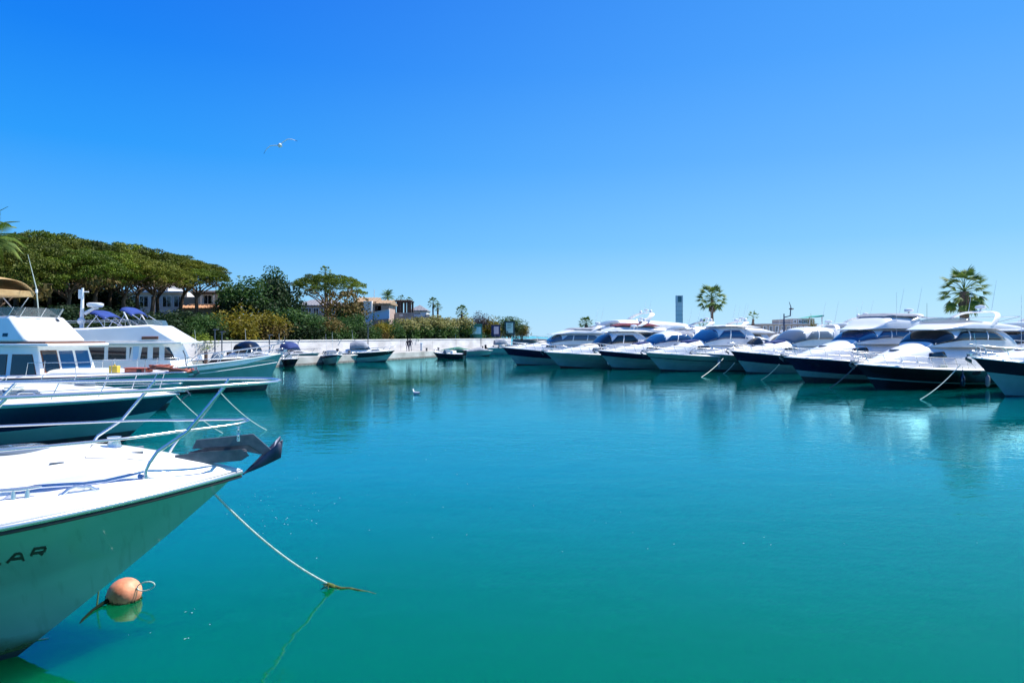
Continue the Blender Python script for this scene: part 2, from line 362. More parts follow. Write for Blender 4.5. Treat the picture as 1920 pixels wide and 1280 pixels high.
class MB:
    def __init__(self):
        self.v = []; self.f = []; self.m = []
    def quadgrid(self, rows, mi=0, closed_u=False, flip=False, rowmats=None):
        b = len(self.v); nr = len(rows); nc = len(rows[0])
        for r in rows: self.v += [tuple(p) for p in r]
        for i in range(nr - 1):
            for j in range(nc - 1 + (1 if closed_u else 0)):
                a = b + i * nc + j; c = b + i * nc + (j + 1) % nc
                q = (a, c, c + nc, a + nc)
                if flip: q = q[::-1]
                self.f.append(q); self.m.append(rowmats[i] if rowmats else mi)
        return self
    def poly(self, pts, mi=0):
        b = len(self.v); self.v += [tuple(p) for p in pts]
        self.f.append(tuple(range(b, b + len(pts)))); self.m.append(mi); return self
    def box(self, x0, x1, y0, y1, z0, z1, mi=0, M=None):
        b = len(self.v)
        pts = [(x, y, z) for x in (x0, x1) for y in (y0, y1) for z in (z0, z1)]
        if M is not None: pts = [tuple(M @ Vector(p)) for p in pts]
        self.v += pts
        for q in ((0, 1, 3, 2), (4, 6, 7, 5), (0, 4, 5, 1), (2, 3, 7, 6), (0, 2, 6, 4), (1, 5, 7, 3)):
            self.f.append(tuple(b + i for i in q)); self.m.append(mi)
        return self
    def tube(self, pts, r, n=8, mi=0, cap=True):
        pts = [Vector(p) for p in pts]
        rs = r if isinstance(r, (list, tuple)) else [r] * len(pts)
        rings = []; prev = None
        for i, p in enumerate(pts):
            t = (pts[min(i + 1, len(pts) - 1)] - pts[max(i - 1, 0)])
            if t.length < 1e-9: t = Vector((0, 0, 1))
            t.normalize()
            if prev is None:
                up = Vector((0, 0, 1)) if abs(t.z) < 0.9 else Vector((1, 0, 0))
                u = t.cross(up).normalized()
            else:
                u = (prev - t * prev.dot(t))
                u = u.normalized() if u.length > 1e-6 else t.orthogonal().normalized()
            prev = u; w = t.cross(u)
            rings.append([p + (u * math.cos(2 * PI * k / n) + w * math.sin(2 * PI * k / n)) * rs[i] for k in range(n)])
        b = len(self.v)
        self.quadgrid(rings, mi, closed_u=True)
        if cap:
            self.f.append(tuple(b + k for k in range(n))[::-1]); self.m.append(mi)
            e = b + (len(pts) - 1) * n
            self.f.append(tuple(e + k for k in range(n))); self.m.append(mi)
        return self
    def ball(self, c, r, nu=12, nv=8, mi=0, sc=(1, 1, 1)):
        c = Vector(c); rows = []
        for i in range(nv + 1):
            th = PI * i / nv
            rows.append([(c.x + r * sc[0] * math.sin(th) * math.cos(2 * PI * j / nu), c.y + r * sc[1] * math.sin(th) * math.sin(2 * PI * j / nu),
                          c.z + r * sc[2] * math.cos(th)) for j in range(nu)])
        return self.quadgrid(rows, mi, closed_u=True, flip=True)
    def extrude_poly(self, pts3, off, mi=0):
        """closed solid: a planar polygon and its copy shifted by off"""
        off = Vector(off); a = [Vector(p) for p in pts3]; c = [p + off for p in a]
        n = len(a); b = len(self.v)
        self.v += [tuple(p) for p in a] + [tuple(p) for p in c]
        self.f.append(tuple(b + i for i in range(n))[::-1]); self.m.append(mi)
        self.f.append(tuple(b + n + i for i in range(n))); self.m.append(mi)
        for i in range(n):
            j = (i + 1) % n
            self.f.append((b + i, b + j, b + n + j, b + n + i)); self.m.append(mi)
        return self
    def build(self, name, mats, parent=None, smooth=True, bevel=0.0, angle=40, loc=None):
        me = bpy.data.meshes.new(name)
        me.from_pydata(self.v, [], self.f)
        if not isinstance(mats, (list, tuple)): mats = [mats]
        for mm in mats: me.materials.append(mm)
        if len(mats) > 1:
            me.polygons.foreach_set('material_index', self.m)
        me.update()
        o = bpy.data.objects.new(name, me)
        COL.objects.link(o)
        if parent is not None: o.parent = parent
        if loc is not None: o.location = loc
        if smooth:
            me.polygons.foreach_set('use_smooth', [True] * len(me.polygons))
            sharp_by_angle(me, angle)
        if bevel:
            md = o.modifiers.new('bevel', 'BEVEL'); md.width = bevel; md.segments = 2; md.limit_method = 'ANGLE'
            md.angle_limit = R(35)
        return o

def sharp_by_angle(me, deg):
    try:
        me.set_sharp_from_angle(angle=R(deg))
    except Exception:
        pass

def np_mesh(name, V, F, mats, mi=None, smooth=False, parent=None):
    me = bpy.data.meshes.new(name)
    k = F.shape[1]
    me.vertices.add(len(V)); me.vertices.foreach_set('co', V.astype(np.float32).ravel())
    me.loops.add(F.size); me.loops.foreach_set('vertex_index', F.astype(np.int32).ravel())
    me.polygons.add(len(F)); me.polygons.foreach_set('loop_start', np.arange(0, F.size, k, dtype=np.int32))
    me.polygons.foreach_set('loop_total', np.full(len(F), k, dtype=np.int32))
    for mm in (mats if isinstance(mats, (list, tuple)) else [mats]): me.materials.append(mm)
    if mi is not None: me.polygons.foreach_set('material_index', mi.astype(np.int32))
    me.update(); me.validate()
    return me
def link(name, me, parent=None):
    o = bpy.data.objects.new(name, me); COL.objects.link(o)
    if parent is not None: o.parent = parent
    return o

# ------------------------------------------------------------------ the setting: water, land, quays
def make_setting():
    # the water: one sheet, finer near the camera
    xs = [-9000, -2000, -500, -120, -40, 0, 40, 120, 500, 2000, 9000]
    ys = [-300, -40, 0, 20, 60, 120, 300, 1000, 4000, 14000]
    mb = MB().quadgrid([[(x, y, 0) for x in xs] for y in ys])
    o = mb.build('water', M_WATER, smooth=False); o['kind'] = 'structure'
    # left bank: terraced ground behind the quay wall
    ss = [-62 + 4 * i for i in range(36)]
    ws = [5.3, 6.5, 8, 11, 15, 20, 26, 34, 44, 60, 85]
    rows = []
    for s in ss:
        row = []
        for w in ws:
            e = smooth(70, 82, s)
            x, y = bank(s, w)
            row.append((x, y, ground_z(x, y) * (1 - e) + 0.6 * e - (1.2 if w == 85 else 0) * 0))
        rows.append(row)
    mb = MB().quadgrid(rows)
    o = mb.build('hillside_ground', M_EARTH, smooth=True); o['kind'] = 'structure'
    # quay slab
    mb = MB()
    x = [bank(-66, 0), bank(86, 0), bank(86, 5.5), bank(-66, 5.5)]
    b = [(p[0], p[1], 0.9) for p in x]
    mb.extrude_poly([(p[0], p[1], -2) for p in x], (0, 0, 2.9))
    o = mb.build('quay', M_CONC, smooth=False, bevel=0.05); o['kind'] = 'structure'
    x = [bank(-66, -.03), bank(86.03, -.03), bank(86.03, .5), bank(-66, .5)]
    o = MB().extrude_poly([(p[0], p[1], -1) for p in x], (0, 0, 1.22)).build('quay_tide_band', M_ROCK, smooth=False); o['kind'] = 'structure'
    # right-hand quay and breakwater ground
    q = [(34, 24), (38.6, 36.5), (13.5, 77.5), (22, 118), (160, 118), (160, 24)]
    mb = MB().extrude_poly([(p[0], p[1], -2) for p in q], (0, 0, 2.7))
    o = mb.build('quay_ground', M_CONC, smooth=False, bevel=0.05); o['kind'] = 'structure'
    q = [(0, 166), (4, 160), (60, 150), (200, 150), (200, 175), (30, 176)]
    mb = MB().extrude_poly([(p[0], p[1], -2) for p in q], (0, 0, 4.3))
    o = mb.build('breakwater', M_ROCK, smooth=False, bevel=0.3); o['kind'] = 'structure'

def make_wall():
    t = empty('quay_wall', (*bank(0, 5.25), 0.9), math.atan2(BANK_U.y, BANK_U.x))
    tag(t, 'long whitewashed retaining wall behind the far left quay', 'wall')
    MB().box(-62, 73, -0.2, 0.2, 0, 1.55).build('wall_face', M_WALL, t, smooth=False, bevel=0.02)
    MB().box(-62.05, 73.05, -0.28, 0.28, 1.55, 1.66).build('coping', M_RENDER, t, smooth=False, bevel=0.02)
    rnd = random.Random(2)
    for i in range(9):
        x0 = -22 + i * 10 + rnd.uniform(-2, 2)
        MB().box(x0, x0 + .06, -0.215, -0.203, 0.02, 1.54).build('drain_pipe', M_CONC, t, smooth=False)

# ------------------------------------------------------------------ boats
def crom(tab, a):
    """smooth interpolation through rows (a, v1, v2, ...)"""
    n = len(tab)
    if a <= tab[0][0]: return tab[0][1:]
    if a >= tab[-1][0]: return tab[-1][1:]
    i = max(k for k in range(n - 1) if tab[k][0] <= a)
    p0, p1, p2, p3 = tab[max(i - 1, 0)], tab[i], tab[i + 1], tab[min(i + 2, n - 1)]
    t = (a - p1[0]) / (p2[0] - p1[0])
    out = []
    for k in range(1, len(p1)):
        def slope(x, y, z):
            d1 = (y[k] - x[k]) / max(1e-6, y[0] - x[0]) if y[0] > x[0] else None
            d2 = (z[k] - y[k]) / max(1e-6, z[0] - y[0]) if z[0] > y[0] else None
            if d1 is None: return d2
            if d2 is None: return d1
            if d1 * d2 <= 0: return 0.0
            return 2 * d1 * d2 / (d1 + d2)
        m1, m2 = slope(p0, p1, p2), slope(p1, p2, p3)
        h = p2[0] - p1[0]
        t2, t3 = t * t, t * t * t
        out.append((2 * t3 - 3 * t2 + 1) * p1[k] + (t3 - 2 * t2 + t) * h * m1 + (-2 * t3 + 3 * t2) * p2[k] + (t3 - t2) * h * m2)
    return tuple(out)

class Hull:
    def __init__(s, L, B, hb, hs, rake, p=2.6, tm=0.45, sag=2.0, flare=0.62, rp=0.9):
        s.rp = rp
        s.L, s.B, s.hb_, s.hs, s.rake, s.p, s.tm, s.sag, s.flare = L, B, hb, hs, rake, p, tm, sag, flare
    def sheer(s, a):
        t = min(1, max(0, a / s.L)); return s.hs + (s.hb_ - s.hs) * (1 - t) ** s.sag
    def half(s, a, p=None, tm=None):
        t = max(0, a / s.L); p = p or s.p; tm = tm or s.tm
        if t < tm: v = 1 - (1 - t / tm) ** p
        else: v = 1 - 0.10 * ((t - tm) / (1 - tm)) ** 2
        return s.B / 2 * v
    def rows(s):
        # (fraction sheer->chine or absolute z, width factor, exponent factor)
        return None
    def point(s, t, q):
        """q in 0..1 from the sheer to the chine, 1..2 chine to keel"""
        a0 = s.L * t
        sh = s.sheer(a0)
        zc = 0.30 + 0.55 * (1 - t) ** 3
        if q <= 1:
            z = sh + (zc - sh) * q
            z0 = s.hb_ + (0.85 - s.hb_) * q
            w = 1 - 0.16 * q
            pw = s.p * (1 - (1 - s.flare) * min(1, q * 1.1))
        else:
            u = q - 1
            z = zc + (-0.45 - zc) * u
            z0 = 0.85 + (-0.45 - 0.85) * u
            w = 0.84 - 0.35 * u
            pw = s.p * s.flare * (1 - 0.25 * u)
        h = max(0.0, 1 - z0 / s.hb_)
        r = s.rake * h ** s.rp
        x = -(r * (1 - t) + a0)
        y = s.half(a0, p=max(1.15, pw), tm=s.tm * (1 + 0.12 * min(q, 1))) * w
        return x, y, z
    def build(s, root, mats, bands, name='hull', stripe=None):
        """bands: list of (q, material index) lower limits in order; rows below z=boot use antifouling = last material"""
        nt = 34
        ts = [(i / (nt - 1)) ** 1.5 for i in range(nt)]
        qs = sorted(set([0, .03, .1, .2, .3, .4, .5, .6, .7, .8, .9, 1.0, 1.05, 1.12, 1.2, 1.3, 1.42, 1.6, 1.8, 2.0] + [b[0] for b in bands]))
        def mi(qm):
            for b in bands:
                if qm <= b[0]: return b[1]
            return bands[-1][1]
        mb = MB()
        for sg in (1, -1):
            rows = [[(lambda p: (p[0], sg * p[1], p[2]))(s.point(t, q)) for t in ts] for q in qs]
            rm = [mi((qs[i] + qs[i + 1]) / 2) for i in range(len(qs) - 1)]
            mb.quadgrid(rows, rowmats=rm, flip=(sg < 0))
        # transom
        tr = [s.point(1, q) for q in qs]
        mb.poly([(x, y, z) for x, y, z in tr] + [(x, -y, z) for x, y, z in reversed(tr)], bands[0][1])
        o = mb.build(name, mats, root, smooth=True, angle=32)
        return o
    def deck(s, root, mat_, prof=None, crown=0.18, name='deck', to=1.0):
        prof = prof or [(1, 0), (.97, .05), (.93, .07), (.89, .05), (.84, .035), (.6, .5 * crown), (.3, .9 * crown), (0, crown)]
        mb = MB(); nt = 30
        ts = [to * (i / (nt - 1)) ** 1.5 for i in range(nt)]
        rows = []
        for t in ts:
            hb, sh = s.half(s.L * t), s.sheer(s.L * t)
            k = min(1, hb / (0.28 * s.B))
            row = [(-s.L * t, f * hb, sh + dz * k) for f, dz in prof] + [(-s.L * t, -f * hb, sh + dz * k) for f, dz in reversed(prof[:-1])]
            rows.append(row)
        mb.quadgrid(rows, flip=True)
        return mb.build(name, mat_, root, smooth=True, angle=50)

class Dome:
    def __init__(s, tab, n=3.2):
        s.tab = sorted(tab); s.n = n
    def pt(s, a, th, off=0.0):
        zb, hw, h = crom(s.tab, a)
        hw = max(hw, 0.02); h = max(h, 0.01)
        c, si = math.cos(th), math.sin(th)
        return (-a, (hw + off) * math.copysign(abs(c) ** (2 / s.n), c), zb + (h + off) * abs(si) ** (2 / s.n))
    def build(s, name, mat_, root, na=28, nth=22, angle=40):
        a0, a1 = s.tab[0][0], s.tab[-1][0]
        A = sorted(set([a0 + (a1 - a0) * i / (na - 1) for i in range(na)] + [r[0] for r in s.tab]))
        T = [PI * j / nth for j in range(nth + 1)]
        mb = MB().quadgrid([[s.pt(a, th) for th in T] for a in A], flip=True)
        mb.poly([s.pt(a0, th) for th in T]); mb.poly([s.pt(a1, th) for th in reversed(T)])
        return mb.build(name, mat_, root, smooth=True, angle=angle)
    def th(s, f):
        return math.asin(min(1, max(0, f)) ** (s.n / 2))
    def side(s, name, mat_, root, a0, a1, f0, f1, sl0=0.0, sl1=0.0, sg=1, off=0.012, thick=0.02, na=10):
        """window band on one side: from a0 to a1, between height fractions f0, f1; sl = shift aft at the top"""
        rows = []
        for j in range(5):
            v = j / 4; f = f0 + (f1 - f0) * v; th = s.th(f)
            if sg < 0: th = PI - th
            aa, ab = a0 + sl0 * v, a1 + sl1 * v
            rows.append([s.pt(aa + (ab - aa) * i / na, th, off) for i in range(na + 1)])
        o = MB().quadgrid(rows, flip=(sg > 0)).build(name, mat_, root, angle=60)
        md = o.modifiers.new('thickness', 'SOLIDIFY'); md.thickness = thick; md.offset = -1
        return o
    def over(s, name, mat_, root, a0, a1, f0, bow=0.0, off=0.014, thick=0.022, side=None):
        """a band right across the top from side to side (windscreens, canvas covers); bow pushes the middle forward"""
        t0 = s.th(f0); rows = []
        ta, tb = t0, PI - t0
        for i in range(9):
            row = []
            for j in range(17):
                th = ta + (tb - ta) * j / 16
                v = math.sin((th - ta) / (tb - ta) * PI)
                row.append(s.pt(a0 + (a1 - a0) * i / 8 - bow * v * (1 - i / 8) * 1.0, th, off))
            rows.append(row)
        o = MB().quadgrid(rows, flip=True).build(name, mat_, root, angle=60)
        md = o.modifiers.new('thickness', 'SOLIDIFY'); md.thickness = thick; md.offset = -1
        return o

def rails(root, H, a_end, h=0.62, inset=0.12, over=0.25, n=7, mid=True, r=0.017, lean=0.22, a_front=0.35, drop=0.12, foot=0.06, sides=(1, -1)):
    """pulpit: a top rail round the bow, a mid rail, and leaning stanchions, each a part of its own"""
    def side(a, sg, hh, k=1.0):
        return Vector((-a, sg * max(0.10, H.half(a) - inset), H.sheer(a) + hh))
    def loop(hh, ov, lk):
        pts = []
        N = 14
        for i in range(N + 1):
            a = a_end + (a_front - a_end) * i / N
            e = 1 - smooth(a_end - 0.8, a_end, a) * (1 if hh == h else 0)
            pts.append(side(a, 1, foot + (hh - foot) * (e if e > 0.02 else 0)))
        yf = pts[-1].y
        zf = H.sheer(0) + hh
        front = [Vector((ov * math.sin(PI * k / 8) - a_front * (1 - math.sin(PI * k / 8)), yf * math.cos(PI * k / 8), zf)) for k in range(1, 8)]
        other = [Vector((p.x, -p.y, p.z)) for p in reversed(pts)]
        return pts + front + other
    MB().tube(loop(h, over, 1), r, 8).build('top_rail', M_STEEL, root, angle=80)
    if mid: MB().tube(loop(h * 0.48, over * 0.45, .5), r * 0.8, 6).build('mid_rail', M_STEEL, root, angle=80)
    for sg in sides:
        for i in range(n):
            a = a_front + 0.15 + (a_end - 1.0 - a_front) * i / max(1, n - 1)
            top = side(a, sg, h); ft = side(a + lean, sg, foot)
            MB().tube([ft, top], r * 0.85, 6).build('stanchion', M_STEEL, root)

def arch(root, name, m, a, hw, z0, z1, lean=0.5, r=(0.27, 0.06), inset=0.15):
    """swept radar arch: flattened tube from side to side"""
    pts = []
    for i in range(21):
        u = i / 20; c = math.cos(PI * u)
        y = math.copysign(abs(c) ** 0.45, c) * hw * (1 - inset * abs(math.sin(PI * u)))
        z = z0 + (z1 - z0) * abs(math.sin(PI * u)) ** 0.5
        pts.append((-(a + lean * (z - z0) / (z1 - z0)), y, z))
    mb = MB(); rows = []
    for i, p in enumerate(pts):
        q0, q1 = Vector(pts[max(0, i - 1)]), Vector(pts[min(20, i + 1)])
        t = (q1 - q0).normalized(); fx = Vector((1, 0, 0)); nrm = t.cross(fx).normalized()
        rows.append([Vector(p) + fx * r[0] * math.cos(2 * PI * k / 10) + nrm * r[1] * math.sin(2 * PI * k / 10) for k in range(10)])
    mb.quadgrid(rows, closed_u=True)
    mb.poly(rows[0][::-1]); mb.poly(rows[-1])
    return mb.build(name, m, root, angle=60)

def anchor_parts(root, z, x0=0.0, sc=1.0, m=None):
    m = m or M_STEELD
    MB().box(-0.35 * sc + x0, 0.18 * sc + x0, -0.07 * sc, 0.07 * sc, z, z + 0.05 * sc).box(0.06 * sc + x0, 0.2 * sc + x0, -0.09 * sc, -0.06 * sc, z, z + 0.14 * sc).box(0.06 * sc + x0, 0.2 * sc + x0, 0.06 * sc, 0.09 * sc, z, z + 0.14 * sc).build('bow_roller', M_STEEL, root, smooth=False, bevel=0.008)
    mb = MB().tube([(x0 - 0.3 * sc, 0, z + 0.09 * sc), (x0 + 0.22 * sc, 0, z + 0.07 * sc), (x0 + 0.34 * sc, 0, z - 0.12 * sc)], 0.025 * sc, 6)
    mb.extrude_poly([(x0 + 0.36 * sc, 0, z - 0.05 * sc), (x0 + 0.18 * sc, 0.16 * sc, z - 0.16 * sc), (x0 + 0.02 * sc, 0.02 * sc, z - 0.34 * sc)], (0.02, 0, 0.03))
    mb.extrude_poly([(x0 + 0.36 * sc, 0, z - 0.05 * sc), (x0 + 0.02 * sc, -0.02 * sc, z - 0.34 * sc), (x0 + 0.18 * sc, -0.16 * sc, z - 0.16 * sc)], (0.02, 0, 0.03))
    mb.build('anchor', m, root, smooth=False)

def hatch(root, a, y, z, r=0.25, m=None):
    o = MB()
    rows = [[(-a + rr * math.cos(2 * PI * k / 20), y + rr * math.sin(2 * PI * k / 20), z + dz) for k in range(20)] for rr, dz in ((r, -0.03), (r, 0.03), (r * .9, 0.045), (r * .86, 0.05), (0.01, 0.055))]
    o.quadgrid(rows, closed_u=True, flip=True)
    return o.build('hatch', m or M_GLASSG, root, angle=50)

def fender(root, a, y, z, L=0.6, r=0.12, m=None):
    o = MB()
    prof = [(0.02, -L / 2 - .04), (r * .6, -L / 2), (r, -L / 2 + .1), (r, L / 2 - .1), (r * .6, L / 2), (0.03, L / 2 + .05), (0.008, L / 2 + .5)]
    rows = [[(-a + rr * math.cos(2 * PI * k / 10), y + rr * math.sin(2 * PI * k / 10), z + dz) for k in range(10)] for rr, dz in prof]
    o.quadgrid(rows, closed_u=True)
    return o.build('fender', m or M_WHITE, root, angle=60)

def mast_gear(root, a, z, h=0.8, radar=True, m=None, whip=0):
    MB().tube([(-a, 0, z), (-a - 0.15, 0, z + h)], [0.06, 0.04], 8).build('mast', m or M_WHITE, root)
    if radar:
        o = MB()
        rows = [[(-a - 0.1 + rr * math.cos(2 * PI * k / 16), rr * math.sin(2 * PI * k / 16), z + h + dz) for k in range(16)] for rr, dz in ((.05, 0), (.27, .02), (.3, .1), (.27, .19), (.08, .24), (.01, .245))]
        o.quadgrid(rows, closed_u=True).build('radar_dome', M_WHITE, root, angle=50)
    for k in range(whip):
        y = (-1) ** k * 0.7
        MB().tube([(-a, y, z - 0.1), (-a - 0.5, y, z + 1.9)], [0.016, 0.006], 5).build('whip_antenna', M_WHITE, root)

def rope(name, p0, p1, sag, r, m, label, cat='rope', n=24, tail=None, group=None):
    p0, p1 = Vector(p0), Vector(p1); pts = []
    for i in range(n + 1):
        t = i / n; p = p0.lerp(p1, t); p.z -= sag * 4 * t * (1 - t); pts.append(p)
    if tail: pts += [Vector(q) for q in tail]
    o = MB().tube(pts, r, 8).build(name, m, None, angle=80)
    return tag(o, label, cat, group)

def right_boat(px, py, h, label, heading=200, L=12.5, B=3.9, rake=1.7, style='express', bands=None, mats=None, hs=1.15, nrail=8,
               tone=None, sag=2.2, glass=None, group='motor yachts moored bow-out in the right-hand row', kind='motor_yacht', canvas=None,
               fend=(), s=1.0, anchor=True, zb=2.7, zt=3.4, zr=4.2, za=4.7):
    d = (CAM_H - h) * 1280.0 / (py - 630.0)
    t = empty(kind, (K(px) * d, d, 0), R(heading))
    tag(t, label, 'yacht', group)
    mats = mats or [M_HULLBOUNCE, M_NAVY, M_ANTIFOUL]
    bands = bands or [(1.55, 0), (2.0, 2)]
    H = Hull(L, B, h, hs, rake, p=2.5, tm=0.5, sag=sag)
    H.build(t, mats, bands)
    H.deck(t, M_DECK, crown=0.2)
    # rub rail
    for sg in (1, -1):
        MB().tube([(-a, sg * (H.half(a) + 0.005), H.sheer(a) - 0.03) for a in [0.01 + (L - .05) * (i / 24) ** 1.4 for i in range(25)]], 0.03, 6).build('rub_rail', M_STEEL if bands[0][1] == 1 else M_WHITE, t, angle=80)
    sh = H.sheer
    glass = glass or M_GLASSD
    hw = B * .36; rise = lambda a: zb - sh(a)
    W = Dome([(.8, sh(.8) + .06, .16, .04), (1.5, sh(1.5) + .05, .45, .20 * rise(2)), (2.6, sh(2.6) + .04, .85, .48 * rise(2.6)), (3.8, sh(3.8) + .02, 1.15, .75 * rise(3.8)),
              (5.0, sh(5), 1.38, .93 * rise(5)), (6.2, sh(6.2), hw, rise(6.2) + .02), (10.5, sh(10.5) - .05, hw + .1, rise(10.5)), (11.6, sh(11.6) - .1, hw + .1, rise(11) * .6), (12.2, sh(12) - .1, hw, .15)], 2.6)
    W.build('coachroof', M_WHITE, t)
    for sg in (1, -1):
        W.side('porthole', M_GLASSD, t, 4.4, 5.6, 0.42, 0.62, sl0=.12, sl1=-.08, sg=sg, na=4)
    HH = (zt - zb) / .50; z0 = zb - .32 * HH
    front = 4.7 if style == 'fly' else 4.9
    back_ = 11.6 if style == 'fly' else 10.4
    if style == 'open':
        cab = Dome([(front, z0, .9, .05), (front + .5, z0, 1.2, .55 * HH), (front + 1.5, z0, 1.34, .98 * HH), (front + 1.9, z0, 1.36, .9 * HH), (front + 2.6, z0, 1.36, .3 * HH)], 3.0)
    else:
        cab = Dome([(front, z0, .9, .05), (front + .5, z0, 1.22, .40 * HH), (front + 1.4, z0, hw - .04, .80 * HH), (front + 2.3, z0, hw, .97 * HH), (front + 3.5, z0, hw, HH),
                    (back_ - 1, z0, hw, .95 * HH), (back_ - .2, z0, hw - .05, .7 * HH), (back_ + .3, z0, hw - .1, .3 * HH)], 3.6)
    cab.build('cabin', M_WHITE, t)
    cab.over('windscreen', glass, t, front + .28, front + (1.5 if style != 'open' else 1.3), 0.34)
    for sg in (1, -1):
        cab.side('side_window', glass, t, front + 1.15, (back_ - .9 if style != 'open' else front + 2.0), 0.34, 0.76, sl0=1.0, sl1=-.8, sg=sg)
        if style != 'open':
            for aw in (front + 2.6, front + 4.2):
                cab.side('window_post', M_WHITE, t, aw, aw + .10, 0.32, 0.84, sl0=.22, sl1=.22, sg=sg, off=0.02, na=2)
    for y in (-1, 1):
        MB().tube([cab.pt(front + .35, cab.th(.45) if y > 0 else PI - cab.th(.45), .03), cab.pt(front + 1.8, PI / 2 - y * .35, .03)], 0.022, 5).build('screen_pillar', M_WHITE, t)
    top = z0 + HH
    if style == 'fly':
        fz = top - .12
        fb = Dome([(front + .6, fz - .1, .9, .05), (front + 1.4, fz - .05, 1.3, .14), (front + 2.4, fz, hw, .75 * (zr - fz)), (front + 3.1, fz, hw + .02, (zr - fz)), (9.6, fz, hw, .9 * (zr - fz)), (12.0, fz, hw, .22), (12.6, fz, hw - .05, .06)], 4)
        fb.build('flybridge', M_WHITE, t)
        if canvas:
            Dome([(front + 2.6, zr - .12, 1.1, .06), (front + 3.1, zr - .1, hw - .05, .24), (front + 4.8, zr - .1, hw - .05, .26), (front + 6, zr - .14, hw - .1, .08)], 3).build('flybridge_cover', canvas, t)
        else:
            Dome([(front + 2.1, zr - .18, 1.1, .04), (front + 2.7, zr - .14, hw - .08, .30), (front + 3.1, zr - .12, hw - .06, .16), (front + 4, zr - .12, hw - .04, .06)], 3).build('flybridge_screen', M_PERSPEX, t)
        arch(t, 'radar_arch', M_WHITE, 9.4, hw - .05, zr - .35, za, lean=1.3)
        mast_gear(t, 10.7, za, 0.18, True, whip=2)
        MB().tube([(-9.9, hw - .1, zr - .15), (-12.2, hw - .1, fz + .75), (-12.2, -hw + .1, fz + .75), (-9.9, -hw + .1, zr - .15)], 0.022, 6).build('flybridge_rail', M_STEEL, t)
    elif style == 'hardtop':
        ht = Dome([(front + 1.6, top - .10, 1.1, .05), (front + 2.2, top - .06, hw - .02, .13), (9.6, top - .08, hw, .14), (10.9, top - .16, hw - .15, .05)], 4)
        ht.build('hardtop', M_WHITE, t)
        mast_gear(t, 9.4, top + .05, 0.32, True, whip=2)
    else:
        aa = 9.0 if style == 'express' else 8.4
        arch(t, 'radar_arch', M_WHITE, aa, hw, zb - .3, top + .18, lean=1.1)
        mast_gear(t, aa + 1.0, top + .2, 0.12, True, whip=2)
        if canvas:
            Dome([(front + 2.3, zb - .2, hw - .1, top - zb + .1), (front + 3.6, zb - .2, hw, top - zb + .28), (10.0, zb - .25, hw, top - zb + .15), (11.4, zb - .3, hw - .05, .35)], 3.0).build('canopy', canvas, t)
    hatch(t, 3.2, 0, W.pt(3.2, PI / 2)[2] - .01, 0.27)
    rails(t, H, 7.2, h=0.62, n=nrail, r=0.020, inset=0.14)
    if anchor: anchor_parts(t, h + 0.03, 0.0, 1.1)
    for i, (a, m) in enumerate(fend):
        fender(t, a, H.half(a) + 0.10, H.sheer(a) - 0.75, m=m)
    # sun pad and a few loose things that differ from boat to boat
    rnd = random.Random(int(px))
    if rnd.random() < .75:
        pm = [M_CANVG, mat('cream_cushion', (.62, .56, .45), .9), M_CANVN][rnd.randrange(3)]
        zz = W.pt(4.6, PI / 2)[2]
        for yy in (-.62, .02):
            MB().box(-.55, .55, yy, yy + .6, -.12, .07, M=Matrix.Translation((-4.5, 0, zz - .02)) @ Matrix.Rotation(.13, 4, 'Y')).build('sun_pad', pm, t, bevel=.04)
    if rnd.random() < .6:
        MB().tube([(-.35, 0, h + .1), (-.15, 0, h + 1.15)], .014, 5).build('bow_staff', M_STEEL, t)
    for k in range(rnd.randrange(1, 4)):
        fa = 5.5 + 1.9 * k + rnd.random(); fender(t, fa, H.half(fa) + .11, H.sheer(fa) - .62, m=[M_WHITE, M_NAVY, M_CANVG][rnd.randrange(3)])
    if rnd.random() < .7:
        fa = 4 + rnd.random() * 2
        MB().tube([(-fa + .2 * math.cos(i * .6), H.half(fa) * .8 + .16 * math.sin(i * .6), sh(fa) + .10 + .004 * i) for i in range(30)], .018, 5).build('rope_coil', M_ROPE, t, angle=80)
    MB().tube([(-1.3, 0.25, sh(1.3) + .16), (-1.3, .25, sh(1.3) + .22), (-1.7, .25, sh(1.7) + .22), (-1.7, .25, sh(1.7) + .16)], .02, 6).build('cleat', M_STEEL, t)
    return t, H, d

